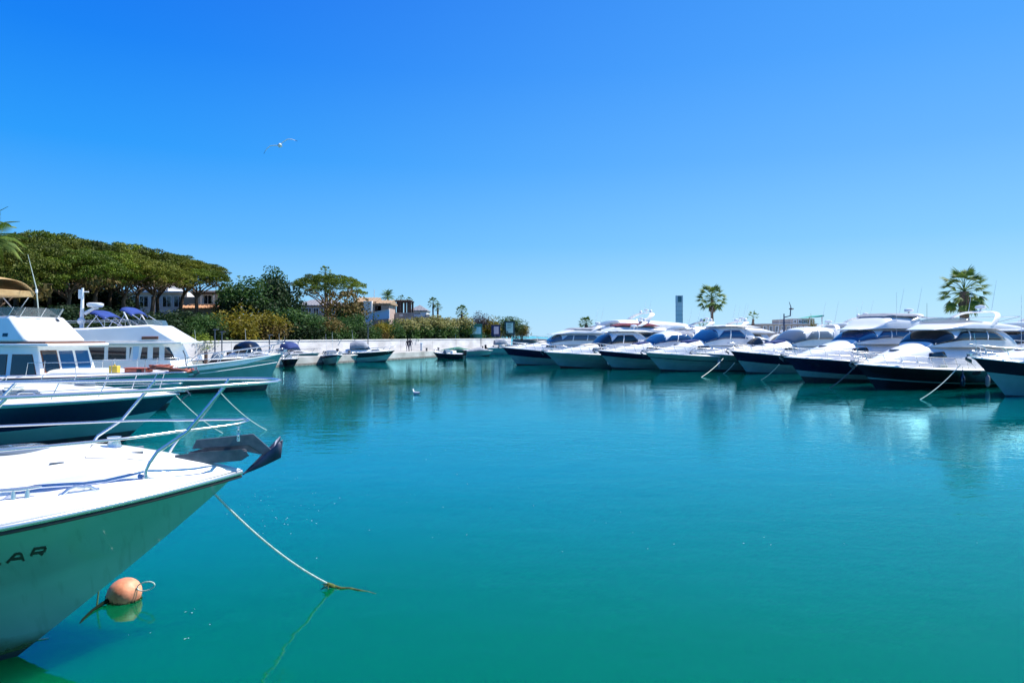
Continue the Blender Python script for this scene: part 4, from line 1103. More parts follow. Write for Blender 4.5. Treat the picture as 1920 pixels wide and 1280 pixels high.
def trawlers():
    # ---- nearer one, brown stripe under the flybridge, tan canopy
    hd = R(-12); F = Frame((-12.85, 27.4), hd)
    t = empty('trawler_yacht', (-12.85, 27.4, 0), hd)
    tag(t, 'white trawler yacht at the left edge with brown trim line, whip antenna and tan canopy', 'yacht')
    H = Hull(14, 4.2, 1.58, 1.25, 1.2, p=2.4, tm=.42, sag=2, flare=.7)
    H.build(t, [M_HULLBOUNCE, M_BLUEWHITE, M_ANTIFOUL], [(1.42, 0), (2, 2)])
    H.deck(t, M_DECK, crown=.12)
    for sg in (1, -1):
        MB().tube([(-a, sg * (H.half(a) + .01), H.sheer(a) - .02) for a in [13 * (i / 24) ** 1.4 for i in range(25)]], .035, 6).build('cap_rail', M_TEAK, t, angle=80)
    a0 = 5.75
    cab, w = slab(t, 'cabin', M_WHITE, [(a0, 1.25), (a0 + .35, 2.62), (12.5, 2.55), (12.5, 1.2)], 1.42, 1.25, 1.2, 2.6)
    def A(px, wv=1.36): return F.a(px, wv)
    def Zs(px, py, wv=1.36): return F.z(px, py, wv)
    # side windows
    framed(t, M_GLASSD, [(A(70), Zs(70, 703)), (A(58), Zs(58, 664)), (A(20), Zs(20, 664)), (A(20), Zs(20, 703))], w, M_TEAK)
    framed(t, M_GLASSD, [(A(12), Zs(12, 703)), (A(12), Zs(12, 664)), (A(-40), Zs(-40, 664)), (A(-40), Zs(-40, 703))], w, M_TEAK)
    # front windows (three), the right one swung open
    for (y0, y1, m) in ((-1.16, -.45, M_GLASSD), (-.36, .36, M_GLASSB), (.45, 1.16, M_GLASSB)):
        front_pane(t, 'window_frame', M_WHITE if y0 > -1 else M_TEAK, a0 + .07, 1.52, a0 + .30, 2.42, y0 - .03, y1 + .03, off=.012)
        front_pane(t, 'front_window', m, a0 + .08, 1.57, a0 + .29, 2.38, y0 + .02, y1 - .02, off=.024)
    # roof overhang with the trim line
    slab(t, 'roof', M_WHITE, [(a0 - .45, 2.60), (a0 - .45, 2.70), (13.0, 2.70), (13.0, 2.60)], 1.55, 1.55, 2.6, 2.7, bevel=.03)
    slab(t, 'trim_line', M_TEAK, [(a0 - .30, 2.702), (a0 - .30, 2.76), (13.0, 2.76), (13.0, 2.702)], 1.52, 1.5, 2.7, 2.76, bevel=.01)
    fb, wf = slab(t, 'flybridge', M_WHITE, [(6.35, 2.762), (7.40, 3.84), (13.0, 3.70), (13.0, 2.762)], 1.50, 1.28, 2.7, 3.86, bevel=.12)
    pane(t, 'vent', M_GLASSD, [(F.a(4, 1.45), 2.98), (F.a(4, 1.45), 3.12), (F.a(14, 1.45), 3.12), (F.a(14, 1.45), 2.98)], wf)
    front_pane(t, 'horn', M_GLASSD, 7.18, 3.62, 7.28, 3.72, .72, .84, off=.05, th=.08)
    # venturi windscreen around the flybridge
    pts = [(-8.9, -1.22), (-7.6, -1.2), (-7.35, -.9), (-7.28, 0), (-7.35, .9), (-7.6, 1.2), (-8.9, 1.22)]
    for (p, q) in zip(pts[:-1], pts[1:]):
        b0, b1 = Vector((p[0], p[1], 3.80)), Vector((q[0], q[1], 3.80))
        o = Vector((.28, 0, .38))
        t0, t1 = b0 + o, b1 + o
        n = (b1 - b0).cross(o).normalized() * .012
        MB().extrude_poly([b0, b1, t1, t0], n).build('flybridge_screen', M_PERSPEX, t, smooth=False)
        MB().tube([b0, t0], .018, 6).build('screen_post', M_STEEL, t)
    MB().tube([(-8.3, .9, 3.7), (-8.45, .9, 5.1), (-8.9, .9, 6.6)], [.028, .022, .008], 6).build('whip_antenna', M_ROPE, t)
    MB().tube([(-8.44, .9, 4.9), (-8.44, .9, 5.06)], .05, 8).build('antenna_ferrule', M_WHITE, t)
    bimini(t, M_CANVT, 9.0, 12.2, 1.35, 3.75, 5.45, drop=.34, foot=[(10.2, 9.1), (9.7, 11.0), (10.4, 12.1)], thin=.02)
    slab(t, 'canopy_valance', M_CANVT, [(9.08, 4.74), (9.04, 5.0), (12.2, 5.0), (12.2, 4.74)], 1.34, 1.36, 4.7, 5.0, bevel=.02)
    # foredeck: low trunk, side rails
    Dome([(2.4, 1.45, .3, .03), (3.0, 1.42, .8, .2), (4.4, 1.38, 1.1, .3), (5.8, 1.36, 1.15, .3)], 3.5).build('foredeck_trunk', M_WHITE, t)
    MB().tube([(-6.0, -1.9, 1.3), (-5.9, -1.86, 1.95), (-3.8, -1.6, 1.98), (-1.2, -.82, 2.1), (-.05, 0, 2.15), (-1.2, .82, 2.1), (-3.8, 1.6, 1.98), (-5.9, 1.86, 1.95), (-6, 1.9, 1.3)], .016, 6).build('top_rail', M_STEEL, t, angle=80)
    for a in (.4, 1.4, 2.6, 3.9, 5.2):
        for sg in (-1, 1):
            y = np.interp(a, [0, 1.2, 3.8, 5.9], [0, .82, 1.6, 1.86])
            MB().tube([(-a - .05, sg * y, H.sheer(a)), (-a, sg * y, 2.0 + .13 * (1 - a / 6))], .013, 6).build('stanchion', M_STEEL, t)
    anchor_parts(t, 1.62, 0, 1.0)
    # things on deck
    def at(px, py, wv):
        a = F.a(px, wv); return Vector((-a, -wv, F.z(px, py, wv)))
    M = t.matrix_basis.copy() if False else Matrix.Translation(t.location) @ Matrix.Rotation(hd, 4, 'Z')
    # life raft box, coiled hoses, yellow can: separate things on the trawler's deck
    p = M @ at(262, 697, .6)
    b = empty('deck_box', p, hd); tag(b, 'long red-brown box on the trawler foredeck beside the yellow can', 'box')
    MB().box(-.55, .45, -.2, .2, -.25, .13).build('box_body', M_ORANGE, b, bevel=.03)
    MB().box(-.57, .47, -.22, .22, .133, .17).build('lid', mat('red_lid', (.42, .10, .06), .6), b, bevel=.02)
    MB().box(.05, .25, -.24, -.203, -.1, .1).build('clasp', M_RUBBER, b, bevel=.01)
    p = M @ at(215, 692, .9)
    b = MB(); b.box(-.17, .17, -.12, .12, -.15, .14); b.box(-.04, .04, -.02, .02, .14, .2)
    tag(b.build('fuel_can', M_YELLOW, None, bevel=.03, loc=p), 'small yellow can standing on the trawler foredeck', 'can')
    def coil(px, py, wv, rr, n, label, seed):
        p = M @ at(px, py, wv); rnd = random.Random(seed); pts = []
        for i in range(n * 16):
            th = 2 * PI * i / 16
            k = rr * (1 + .12 * math.sin(i * .7 + seed))
            pts.append((k * math.cos(th), k * .6 * math.sin(th), .02 + .045 * (i / 16) * .8 + .02 * math.sin(i * 1.3)))
        o = MB().tube(pts, .032, 6).build('hose_coil', M_ORANGE, None, angle=80, loc=p)
        tag(o, label, 'hose')
    coil(303, 694, .5, .42, 5, 'heaped orange-red hose coil on the trawler foredeck, left and higher of the two heaps', 1)
    coil(338, 699, .25, .38, 4, 'lower orange-red hose coil nearest the trawler bow tip', 4)

    # ---- farther one, blue canopies, mast with radar
    hd = R(8); F2 = Frame((-12.77, 38.0), hd)
    t = empty('trawler_yacht', (-12.77, 38.0, 0), hd)
    tag(t, 'white flybridge trawler yacht with two blue canopies, radar mast and brown name board', 'yacht')
    H = Hull(14.5, 4.4, 2.05, 1.05, .9, p=2.3, tm=.42, sag=2.6, flare=.75)
    H.build(t, [M_HULLBOUNCE, M_NAVY, M_ANTIFOUL], [(1.30, 0), (1.36, 1), (1.40, 0), (2, 2)])
    H.deck(t, M_DECK, crown=.1, prof=[(1, 0), (.97, .02), (.95, -.28), (.5, -.24), (0, -.2)])
    for sg in (1, -1):
        MB().tube([(-a, sg * (H.half(a) + .01), H.sheer(a) - .02) for a in [14 * (i / 24) ** 1.4 for i in range(25)]], .04, 6).build('cap_rail', M_WHITE, t, angle=80)
        MB().tube([(-a, sg * (H.half(a) * .985), H.sheer(a) - .45) for a in [.25 + 8 * (i / 24) for i in range(25)]], .022, 6).build('hull_moulding', M_WHITE, t, angle=80)
    a0 = 5.1
    def A2(px, wv=1.6): return F2.a(px, wv)
    def Z2(px, py, wv=1.6): return F2.z(px, py, wv)
    cab, w = slab(t, 'cabin', M_BLUEWHITE if False else M_WHITE, [(a0, 1.05), (a0 + .65, 2.60), (13, 2.52), (13, .95)], 1.68, 1.55, 1.0, 2.6)
    for (x0, x1, x2, x3) in ((161, 161, 196, 196), (202, 202, 237, 237), (243, 243, 247, 243), (262, 266, 277, 277), (286, 286, 299, 299), (308, 308, 317, 331)):
        pts = [(A2(x0), Z2(x0, 675)), (A2(x1), Z2(x1, 650)), (A2(x2), Z2(x2, 650)), (A2(x3), Z2(x3, 675))]
        framed(t, M_GLASSD, pts, w, M_WHITE, fw=.02)
    pane(t, 'door_panel', M_BLUEWHITE, [(A2(249), Z2(249, 676)), (A2(249), Z2(249, 649)), (A2(261), Z2(261, 649)), (A2(258), Z2(258, 676))], w, off=.01)
    for (y0, y1) in ((-1.4, -.5), (-.42, .42), (.5, 1.4)):
        front_pane(t, 'window_frame', M_WHITE, a0 + .32, 1.70, a0 + .62, 2.46, y0 - .03, y1 + .03)
        front_pane(t, 'front_window', M_GLASSG, a0 + .34, 1.75, a0 + .61, 2.42, y0, y1, off=.022)
    slab(t, 'roof', M_WHITE, [(4.75, 2.60), (4.72, 2.70), (13.4, 2.66), (13.4, 2.56)], 1.85, 1.85, 2.5, 2.7, bevel=.03)
    fb, wf = slab(t, 'flybridge', M_WHITE, [(4.95, 2.703), (6.35, 3.60), (9.6, 3.42), (13.2, 3.36), (13.2, 2.663)], 1.78, 1.60, 2.6, 3.6, bevel=.1)
    o = slab(t, 'name_board', M_TEAK, [(F2.a(296, 1.8), 2.84), (F2.a(296, 1.8), 2.99), (F2.a(265, 1.8), 2.98), (F2.a(265, 1.8), 2.83)], 1.80, 1.77, 2.8, 3.0, bevel=.015)[0]
    for (p, q) in (((-6.6, -1.35), (-6.35, -1.0)), ((-6.35, -1.0), (-6.25, 0)), ((-6.25, 0), (-6.35, 1.0)), ((-6.35, 1.), (-6.6, 1.35)), ((-7.5, -1.4), (-6.6, -1.35)), ((-6.6, 1.35), (-7.5, 1.4))):
        b0, b1 = Vector((p[0], p[1], 3.58)), Vector((q[0], q[1], 3.58)); o = Vector((-.12, 0, .28))
        n = (b1 - b0).cross(o).normalized() * .012
        MB().extrude_poly([b0, b1, b1 + o, b0 + o], n).build('flybridge_screen', M_PERSPEX, t, smooth=False)
    MB().tube([(-7.0, -1.5, 3.62), (-7.4, -1.5, 3.85), (-12.8, -1.5, 3.72), (-12.8, 1.5, 3.72), (-7.4, 1.5, 3.85), (-7, 1.5, 3.62)], .018, 6).build('flybridge_rail', M_STEEL, t, angle=80)
    for i in range(6):
        MB().tube([(-7.6 - i, -1.5, 3.4), (-7.6 - i, -1.5, 3.84 - .02 * i)], .014, 5).build('rail_post', M_STEEL, t)
    # two blue canopies
    for (xa, xb, yt, yl, cc) in ((248, 224, 582, 612, 0), (197, 168, 588, 616, 1)):
        a_, b_ = F2.a(xa, 1.1), F2.a(xb, 1.1)
        zt = F2.z((xa + xb) / 2, yt, 1.1)
        rows = []
        for i in range(9):
            u = i / 8; a = a_ + (b_ - a_) * u
            rows.append([(-a, 1.1 * (-1 + 2 * j / 10), zt - .12 + .42 * u ** .8 - .10 * u ** 6 - .18 * abs(-1 + 2 * j / 10) ** 4) for j in range(11)])
        o = MB().quadgrid(rows).build('blue_canopy', M_CANVB, t, angle=80)
        md = o.modifiers.new('thickness', 'SOLIDIFY'); md.thickness = .05
        for sg in (-1, 1):
            MB().tube([(-a_ + 1.0, sg * 1.25, 3.45), (-a_, sg * 1.1, zt - .2)], .024, 6).build('canopy_frame', M_STEEL, t)
            MB().tube([(-a_ + .05, sg * 1.25, 3.4), (-(a_ + b_) / 2 - .1, sg * 1.1, zt - .08)], .035 if cc == 0 else .02, 6).build('canopy_frame', M_WHITE if cc == 0 else M_STEEL, t)
            MB().tube([(-b_ - .1, sg * 1.25, 3.4), (-(a_ + b_) / 2, sg * 1.1, zt - .08)], .02, 6).build('canopy_frame', M_STEEL, t)
    am = F2.a(155, .3); zm = lambda py: F2.z(155, py, .3)
    MB().tube([(-am - .05, -.3, zm(622)), (-am, -.3, zm(540))], [.115, .06], 12).build('mast', M_WHITE, t)
    MB().tube([(-am + .1, -.3, zm(588)), (-am + .55, -.3, zm(578)), (-am + .75, -.3, zm(577))], [.10, .08, .07], 8).build('radar_bracket', M_WHITE, t)
    rows = [[(-am + .62 + rr * math.cos(2 * PI * k / 18), -.3 + rr * math.sin(2 * PI * k / 18), zm(576) + dz) for k in range(18)] for rr, dz in ((.1, -.02), (.33, .02), (.40, .1), (.40, .2), (.3, .24), (.01, .25))]
    MB().quadgrid(rows, closed_u=True).build('radar_dome', M_WHITE, t, angle=50)
    MB().box(-am - .2, -am - .05, -.36, -.24, zm(560), zm(543)).build('mast_light', M_WHITE, t, bevel=.02)
    MB().tube([(-am, -.3, zm(547)), (-am + .3, -.3, zm(547))], .03, 6).build('mast_spreader', M_WHITE, t)
    MB().ball((-am, -.45, zm(602)), .19).build('mast_lamp', M_WHITE, t)
    fender(t, am + .2, .05, zm(590), .5, .11, m=M_ORANGE)
    # foredeck rail: pulpit
    rails(t, H, 4.6, h=.55, inset=.08, over=.15, n=4, r=.02)
    anchor_parts(t, 2.1, 0, 1.2)
    # bollard post with dark cap on the foredeck
    MB().tube([(-F2.a(386, .4), -.4, 1.2), (-F2.a(386, .4), -.4, 2.15)], .09, 10).build('samson_post', M_WOODD, t)
    MB().tube([(-F2.a(350, 1.1) , -1.1, 1.2), (-F2.a(347, 1.1), -1.1, 2.0), (-F2.a(343, 1.1), -1.1, 2.25)], .03, 8).build('davit', M_STEELD, t)
    txt(t, 'hull_lettering', 'T   V U I', F2.a(345, H.half(5.0)), .78, H.half(5.5) + .03, .17, M_LETTER, -1)
    # lines from trawler bow to the water
    q = lambda x, y: Vector((P(x, y, WLd(y)).x, WLd(y), 0))
    bow = Vector((-13.2, 37.3, 1.2))
    rope('bow_line', P(410, 732, 20.2), q(500, 806), .12, .014, M_ROPE, 'thin pale mooring line falling from the foreground rail tip to the right', group='thin lines left of centre')
    rope('bow_line', P(320, 730, 20.3), q(418, 812), .12, .012, M_ROPE, 'thin line from the navy boat bow crossing behind the foreground rail', group='thin lines left of centre')

def txt(root, name, s, a, z, y, size, m, sg, rot=0.0):
    cu = bpy.data.curves.new(name, 'FONT'); cu.body = s; cu.size = size * 1.4; cu.extrude = .004
    cu.space_character = 1.15
    o = bpy.data.objects.new(name, cu); COL.objects.link(o)
    dg = bpy.context.evaluated_depsgraph_get(); dg.update()
    me = bpy.data.meshes.new_from_object(o.evaluated_get(dg))
    bpy.data.objects.remove(o)
    me.materials.clear(); me.materials.append(m)
    n = bpy.data.objects.new(name, me); COL.objects.link(n); n.parent = root
    xs = [v.co.x for v in me.vertices]; wdt = max(xs) if xs else 0
    if sg < 0:
        n.rotation_euler = (PI / 2, 0, 0); n.location = (-a - wdt, -y, z)
    else:
        n.rotation_euler = (PI / 2, 0, PI); n.location = (-a, y, z)
    return n

def navy_boat():
    hd = R(6)
    x, d = K(336) * 19.6, 19.6
    t = empty('motorboat', (x, d, 0), hd)
    tag(t, 'white decked motorboat with navy hull band, behind the foreground rails', 'boat')
    H = Hull(10.5, 3.5, 1.36, 1.15, 1.5, p=2.5, tm=.5, sag=2)
    H.build(t, [M_HULLBOUNCE, M_NAVY, M_ANTIFOUL], [(.13, 0), (.98, 1), (1.4, 0), (2, 2)])
    H.deck(t, M_DECK, crown=.2)
    for sg in (1, -1):
        MB().tube([(-a, sg * (H.half(a) + .005), H.sheer(a) - .02) for a in [10 * (i / 24) ** 1.4 for i in range(25)]], .028, 6).build('rub_rail', M_STEEL, t, angle=80)
    W = Dome([(1.3, 1.42, .2, .03), (2.2, 1.40, .65, .17), (3.8, 1.34, 1.0, .32), (5.6, 1.3, 1.25, .42), (8.5, 1.25, 1.3, .42), (9.5, 1.2, 1.2, .2)], 2.8)
    W.build('coachroof', M_WHITE, t)
    for sg in (1, -1): W.side('porthole', M_GLASSG, t, 3.2, 4.6, .3, .62, sl0=.15, sl1=-.1, sg=sg)
    C = Dome([(5.8, 1.6, .9, .05), (6.4, 1.6, 1.15, .42), (7.1, 1.6, 1.2, .5), (7.6, 1.6, 1.2, .2)], 3)
    C.build('windscreen', M_GLASSG, t)
    hatch(t, 2.6, .1, 1.62, .26)
    rails(t, H, 6.4, h=.60, n=6, r=.015, inset=.12, over=.2)
    anchor_parts(t, 1.40, 0, .9)
    MB().tube([(-3.2, -1.15, 1.42), (-3.3, -1.12, 1.5), (-3.6, -1.18, 1.5), (-3.7, -1.2, 1.42)], .018, 6).build('cleat', M_STEEL, t)
    o = MB(); pts = [(-3.9 + .25 * math.cos(i * .5), -.9 + .12 * math.sin(i * .5), 1.50 - .0 + .006 * i) for i in range(26)]
    p = [Matrix.Translation(t.location) @ Matrix.Rotation(hd, 4, 'Z') @ Vector(q) for q in pts]
    tag(MB().tube(p, .014, 6).build('rope_coil', M_ROPE, None, angle=80), 'small loose rope coil on the navy-banded boat foredeck', 'rope')

def far_boat(px, py_wl, wpx, hpx, label, hd, mats, bands, style, L=7.5, canopy=None, rake=1.1, kind='motorboat', group='small boats moored along the far quay', hs=.75, hb=1.0):
    """px = picture column of the bow tip"""
    d = WLd(py_wl)
    t = empty(kind, (K(px) * d, d, 0), R(hd)); tag(t, label, 'boat', group)
    H = Hull(L, L * .34, hb, hs, rake, p=2.4, tm=.5)
    H.build(t, mats, bands); H.deck(t, M_DECK, crown=.12)
    if style == 'cuddy':
        W = Dome([(.16 * L, hb, .15, .03), (.3 * L, hb * .97, .5, .22), (.46 * L, hs * 1.08, .8, .42), (.52 * L, hs * 1.05, .9, .5), (.85 * L, hs, 1.0, .45), (.95 * L, hs, .9, .2)], 2.8)
        W.build('cabin', M_WHITE, t)
        C = Dome([(.44 * L, hs + .42, .6, .04), (.50 * L, hs + .42, .85, .42), (.56 * L, hs + .42, .9, .5), (.62 * L, hs + .42, .9, .1)], 3)
        C.build('windscreen', M_GLASSD, t)
        for sg in (1, -1): W.side('side_window', M_GLASSD, t, .28 * L, .42 * L, .35, .66, sg=sg, na=4)
        rails(t, H, .55 * L, h=.45, n=4, r=.02, inset=.08, over=.1, mid=False)
    elif style == 'open':
        C = Dome([(.35 * L, hs + .1, .5, .04), (.42 * L, hs + .1, .75, .5), (.48 * L, hs + .1, .8, .55), (.52 * L, hs + .1, .8, .1)], 3)
        C.build('windscreen', M_GLASSG, t)
        rails(t, H, .4 * L, h=.35, n=3, r=.02, inset=.08, over=.05, mid=False)
        MB().box(-.7 * L, -.62 * L, -.6, .6, hs, hs + .45).build('seat', M_WHITE, t, bevel=.08)
    elif style == 'covered':
        Dome([(.03 * L, hb - .02, .12, .03), (.3 * L, hb, .75, .22), (.45 * L, hb, .95, .42), (.7 * L, hs + .05, 1.05, .35), (.97 * L, hs, .95, .12)], 2.2).build('tarpaulin', canopy, t)
    if style != 'covered':
        if canopy:
            a0, a1 = .52 * L, .80 * L
            Dome([(a0 - .25, hs + .55, .75, .35), (a0 + .2, hs + .55, .95, .80), ((a0 + a1) / 2, hs + .5, 1.0, .95), (a1, hs + .45, .95, .75)], 2.6).build('canopy', canopy, t)
        o = MB(); o.box(-L - .35, -L - .02, -.18, .18, hs - .15, hs + .5); o.box(-L - .25, -L - .12, -.06, .06, -.3, hs - .15)
        o.build('outboard_motor', M_BLACK, t, bevel=.06)
        MB().tube([(-.75 * L, .5, hs + .5), (-.78 * L, .5, hs + 2.6)], [.018, .008], 5).build('whip_antenna', M_WHITE, t)
    return t

def left_far_boats():
    WH = [M_HULLBOUNCE, M_NAVY, M_ANTIFOUL]; plain = [(1.45, 0), (2, 2)]; band = [(.05, 0), (.55, 1), (1.45, 0), (2, 2)]
    far_boat(600, 683, 70, 45, 'pale-hulled cruiser with a navy canopy, nearest of the small boats on the far quay', -28, WH, plain, 'cuddy', L=7.4, canopy=M_CANVN, hb=1.25, hs=.95)
    far_boat(634, 685, 40, 35, 'small open boat tucked beside the navy-canopied cruiser', -62, [M_HULLBOUNCE, M_NAVY, M_ANTIFOUL], band, 'open', L=6.0, canopy=None, hb=1.1, hs=.85)
    far_boat(741, 678, 60, 40, 'cruiser with black hull band on the far quay, right of the small open boat', 8, [M_HULLBOUNCE, M_BLACK, M_ANTIFOUL], [(.08, 0), (.75, 1), (1.45, 0), (2, 2)], 'cuddy', L=6.4, canopy=M_CANVG, hb=1.35, hs=1.05)
    far_boat(889, 667, 45, 22, 'low boat wrapped in a green tarpaulin at the far quay', 4, [M_CANVGR, M_CANVGR, M_ANTIFOUL], plain, 'covered', L=5.2, canopy=M_CANVGR, hb=.95, hs=.8, rake=.5)
    far_boat(672, 679, 40, 20, 'low white dinghy between the small open boat and the black-banded cruiser', 20, WH, plain, 'open', L=4.6, hb=.85, hs=.65, rake=.7)
    far_boat(812, 671.5, 40, 20, 'low dark dinghy just right of the two walkers', 160, [M_BLACK, M_BLACK, M_ANTIFOUL], plain, 'open', L=4.6, hb=.8, hs=.6, rake=.7)
    far_boat(925, 667, 40, 20, 'small covered grey dinghy right of the green-wrapped boat', 10, WH, plain, 'covered', L=4.4, canopy=M_CANVG, hb=.85, hs=.7, rake=.6)
    far_boat(560, 688, 40, 20, 'small dark inflatable squeezed left of the navy-canopied cruiser', -35, [M_BLACK, M_BLACK, M_ANTIFOUL], plain, 'open', L=4.8, hb=.8, hs=.65, rake=.7)
    far_boat(985, 664, 45, 22, 'cluttered grey boat half hidden behind the far-end navy yacht', 12, WH, plain, 'open', L=6.5, canopy=M_CANVG, hb=1.3, hs=1.1)
    far_boat(470, 695, 60, 30, 'inflatable tender with dark red tube and outboard, behind the farther trawler bow', 10, [mat('dark_red_tube', (.06, .01, .015), .5), M_BLACK, M_ANTIFOUL], plain, 'open', L=6.0, hb=1.15, hs=.95)
    far_boat(525, 692, 60, 30, 'small white boat with a black arched canopy, behind the farther trawler bow', -20, WH, plain, 'cuddy', L=5.6, canopy=M_BLACK, hb=1.35, hs=1.1)
    far_boat(455, 682, 60, 30, 'white sailing cruiser hull with navy sprayhood close under the white wall', -10, WH, plain, 'cuddy', L=8.5, canopy=M_CANVN, hb=1.7, hs=1.35)
    far_boat(398, 688, 60, 30, 'white cabin boat just right of the farther trawler windscreen', -8, WH, band, 'cuddy', L=8.0, canopy=None, hb=1.6, hs=1.3)

# ------------------------------------------------------------------ vegetation
def leaf_cloud(C, size, rng, flat=0.0, mi=None, narrow=1.0, up=0.0):
    """one small triangle pair per centre in C (N,3); returns V, F (quads folded)"""
    N = len(C)
    a = rng.normal(size=(N, 3)); a[:, 2] = a[:, 2] * (1 - flat) + up
    a /= np.linalg.norm(a, axis=1)[:, None] + 1e-9
    b = rng.normal(size=(N, 3)); b -= (b * a).sum(1)[:, None] * a; b /= np.linalg.norm(b, axis=1)[:, None] + 1e-9
    s = size * (0.6 + 0.8 * rng.random(N))[:, None]
    V = np.stack([C - a * s * .5, C + b * s * .32 * narrow, C + a * s * .5, C - b * s * .32 * narrow], 1).reshape(-1, 3)
    F = np.arange(4 * N).reshape(-1, 4)
    return V, F

def clump_points(centres, radii, per, rng, shell=0.55, squash=0.7, top=False):
    out = []
    for c, r in zip(centres, radii):
        n = max(6, int(per * (r ** 2)))
        p = rng.normal(size=(n, 3)); p /= np.linalg.norm(p, axis=1)[:, None]
        if top: p[:, 2] = np.where(rng.random(n) < 0.75, np.abs(p[:, 2]), p[:, 2])
        rad = r * (shell + (1 - shell) * rng.random(n))[:, None]
        p = p * rad; p[:, 2] *= squash
        out.append(p + c)
    return np.concatenate(out)

CROWNS = {}
def pine_crown(var, m_top, seed):
    """umbrella crown of unit radius 1 (scaled later), made of flattened clumps; base of the crown at z=0"""
    key = ('pine', var)
    if key in CROWNS: return CROWNS[key]
    rng = np.random.default_rng(seed)
    n = 150
    ang = rng.random(n) * 2 * PI; r = np.sqrt((np.arange(n) + .5) / n) * 0.90
    prof = 0.50 * np.sqrt(np.maximum(0, 1 - (r / 1.02) ** 2.4)) + 0.02
    cz = prof * np.where(rng.random(n) < .72, .84 + .2 * rng.random(n), .25 + .5 * rng.random(n))
    C = np.stack([r * np.cos(ang), r * np.sin(ang), cz], 1)
    rad = 0.085 + 0.075 * rng.random(n)
    pts = clump_points(C * 6, rad * 6, 270, rng, squash=.42, top=True) / 6
    V, F = leaf_cloud(pts, .185 / 6, rng, narrow=.75)
    # hanging brownish tufts below
    m = 16
    ang = rng.random(m) * 2 * PI; r = np.sqrt(rng.random(m)) * 0.8
    C2 = np.stack([r * np.cos(ang), r * np.sin(ang), 0.02 + .12 * rng.random(m)], 1)
    p2 = clump_points(C2 * 6, np.full(m, .75), 70, rng, squash=.6) / 6
    V2, F2 = leaf_cloud(p2, .32 / 6, rng)
    Va = np.concatenate([V, V2]); Fa = np.concatenate([F, F2 + len(V)])
    mi = np.concatenate([np.zeros(len(F)), np.ones(len(F2))])
    me = np_mesh('pine_crown', Va, Fa, [m_top, F_PINEB], mi)
    CROWNS[key] = me
    return me

def pine(px, w, top_py, R_, label, group=None, var=0, base_py=None, lean=0.0, thick=.40, seed=0, ch=None, name='stone_pine', x=None):
    gx, gy = BP(px, w)
    z0 = ground_z(gx, gy) - .2
    zt = Zat(top_py, gy)
    ch = ch or R_ * .55                       # crown height
    t = empty(name, (gx, gy, z0)); tag(t, label, 'tree', group)
    rng = random.Random(seed * 7 + 3)
    cb = zt - z0 - ch
    crown = link('crown', pine_crown(var, [F_PINE, F_PINEO, F_PINE, F_PINEO][var], 11 + var), t)
    cx, cy = lean, rng.uniform(-.5, .5)
    crown.location = (cx, cy, cb); crown.scale = (R_, R_ * .95, ch / .55)
    crown.rotation_euler = (0, 0, rng.uniform(0, 6.28))
    fork = cb * rng.uniform(.55, .75)
    fx, fy = cx * .55 + rng.uniform(-.3, .3), cy * .5
    mb = MB().tube([(0, 0, 0), (fx * .25, fy * .3, fork * .35), (fx, fy, fork)], [thick, thick * .8, thick * .66], 9)
    mb.tube([(fx, fy, fork), ((fx + cx) / 2 + .3, (fy + cy) / 2, (fork + cb) / 2), (cx, cy, cb + ch * .55)], [thick * .62, thick * .45, thick * .15], 7)
    o = mb.build('trunk', M_BARK, t, angle=80)
    mb = MB()
    for k in range(9):
        an = 2 * PI * (k + rng.random() * .6) / 9; rr = R_ * rng.uniform(.45, .8)
        e = Vector((cx + rr * math.cos(an), cy + rr * math.sin(an), cb + ch * rng.uniform(.15, .35)))
        s0 = Vector((fx, fy, fork)).lerp(Vector((cx, cy, cb)), rng.uniform(0, .8))
        mb.tube([s0, s0.lerp(e, .4) + Vector((0, 0, .1 * rr)), s0.lerp(e, .75) + Vector((0, 0, .1 * rr)), e], [thick * .36, thick * .26, thick * .16, .03], 5)
    mb.build('limb', M_BARK, t, angle=80)
    return t

BUSH = {}
BOUNDS = {}
def bush_mesh(key, m, seed, nclump=64, dens=110, leaf=.18, shape='round', m2=None):
    if key in BUSH: return BUSH[key]
    rng = np.random.default_rng(seed)
    p = rng.normal(size=(nclump, 3)); p /= np.linalg.norm(p, axis=1)[:, None]
    p *= (rng.random(nclump) ** .5)[:, None]
    if shape == 'round':
        C = p * np.array([1.5, 1.5, 1.35]) + np.array([0, 0, 1.7]); rad = .45 + .5 * rng.random(nclump)
    elif shape == 'cone':
        zz = rng.random(nclump); rr = (1 - zz) * .75
        C = np.stack([p[:, 0] * rr, p[:, 1] * rr, .3 + zz * 4.2], 1); rad = .25 + .55 * (1 - zz)
    else:   # ragged, upright
        C = p * np.array([1.3, 1.3, 2.0]) + np.array([0, 0, 2.3]); rad = .4 + .6 * rng.random(nclump)
    pts = clump_points(C, rad, dens, rng, squash=.85)
    V, F = leaf_cloud(pts, leaf, rng)
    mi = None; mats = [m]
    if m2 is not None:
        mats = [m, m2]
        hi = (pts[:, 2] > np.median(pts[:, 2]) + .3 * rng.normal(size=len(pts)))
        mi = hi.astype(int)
    me = np_mesh('crown', V, F, mats, mi)
    BUSH[key] = me
    return me
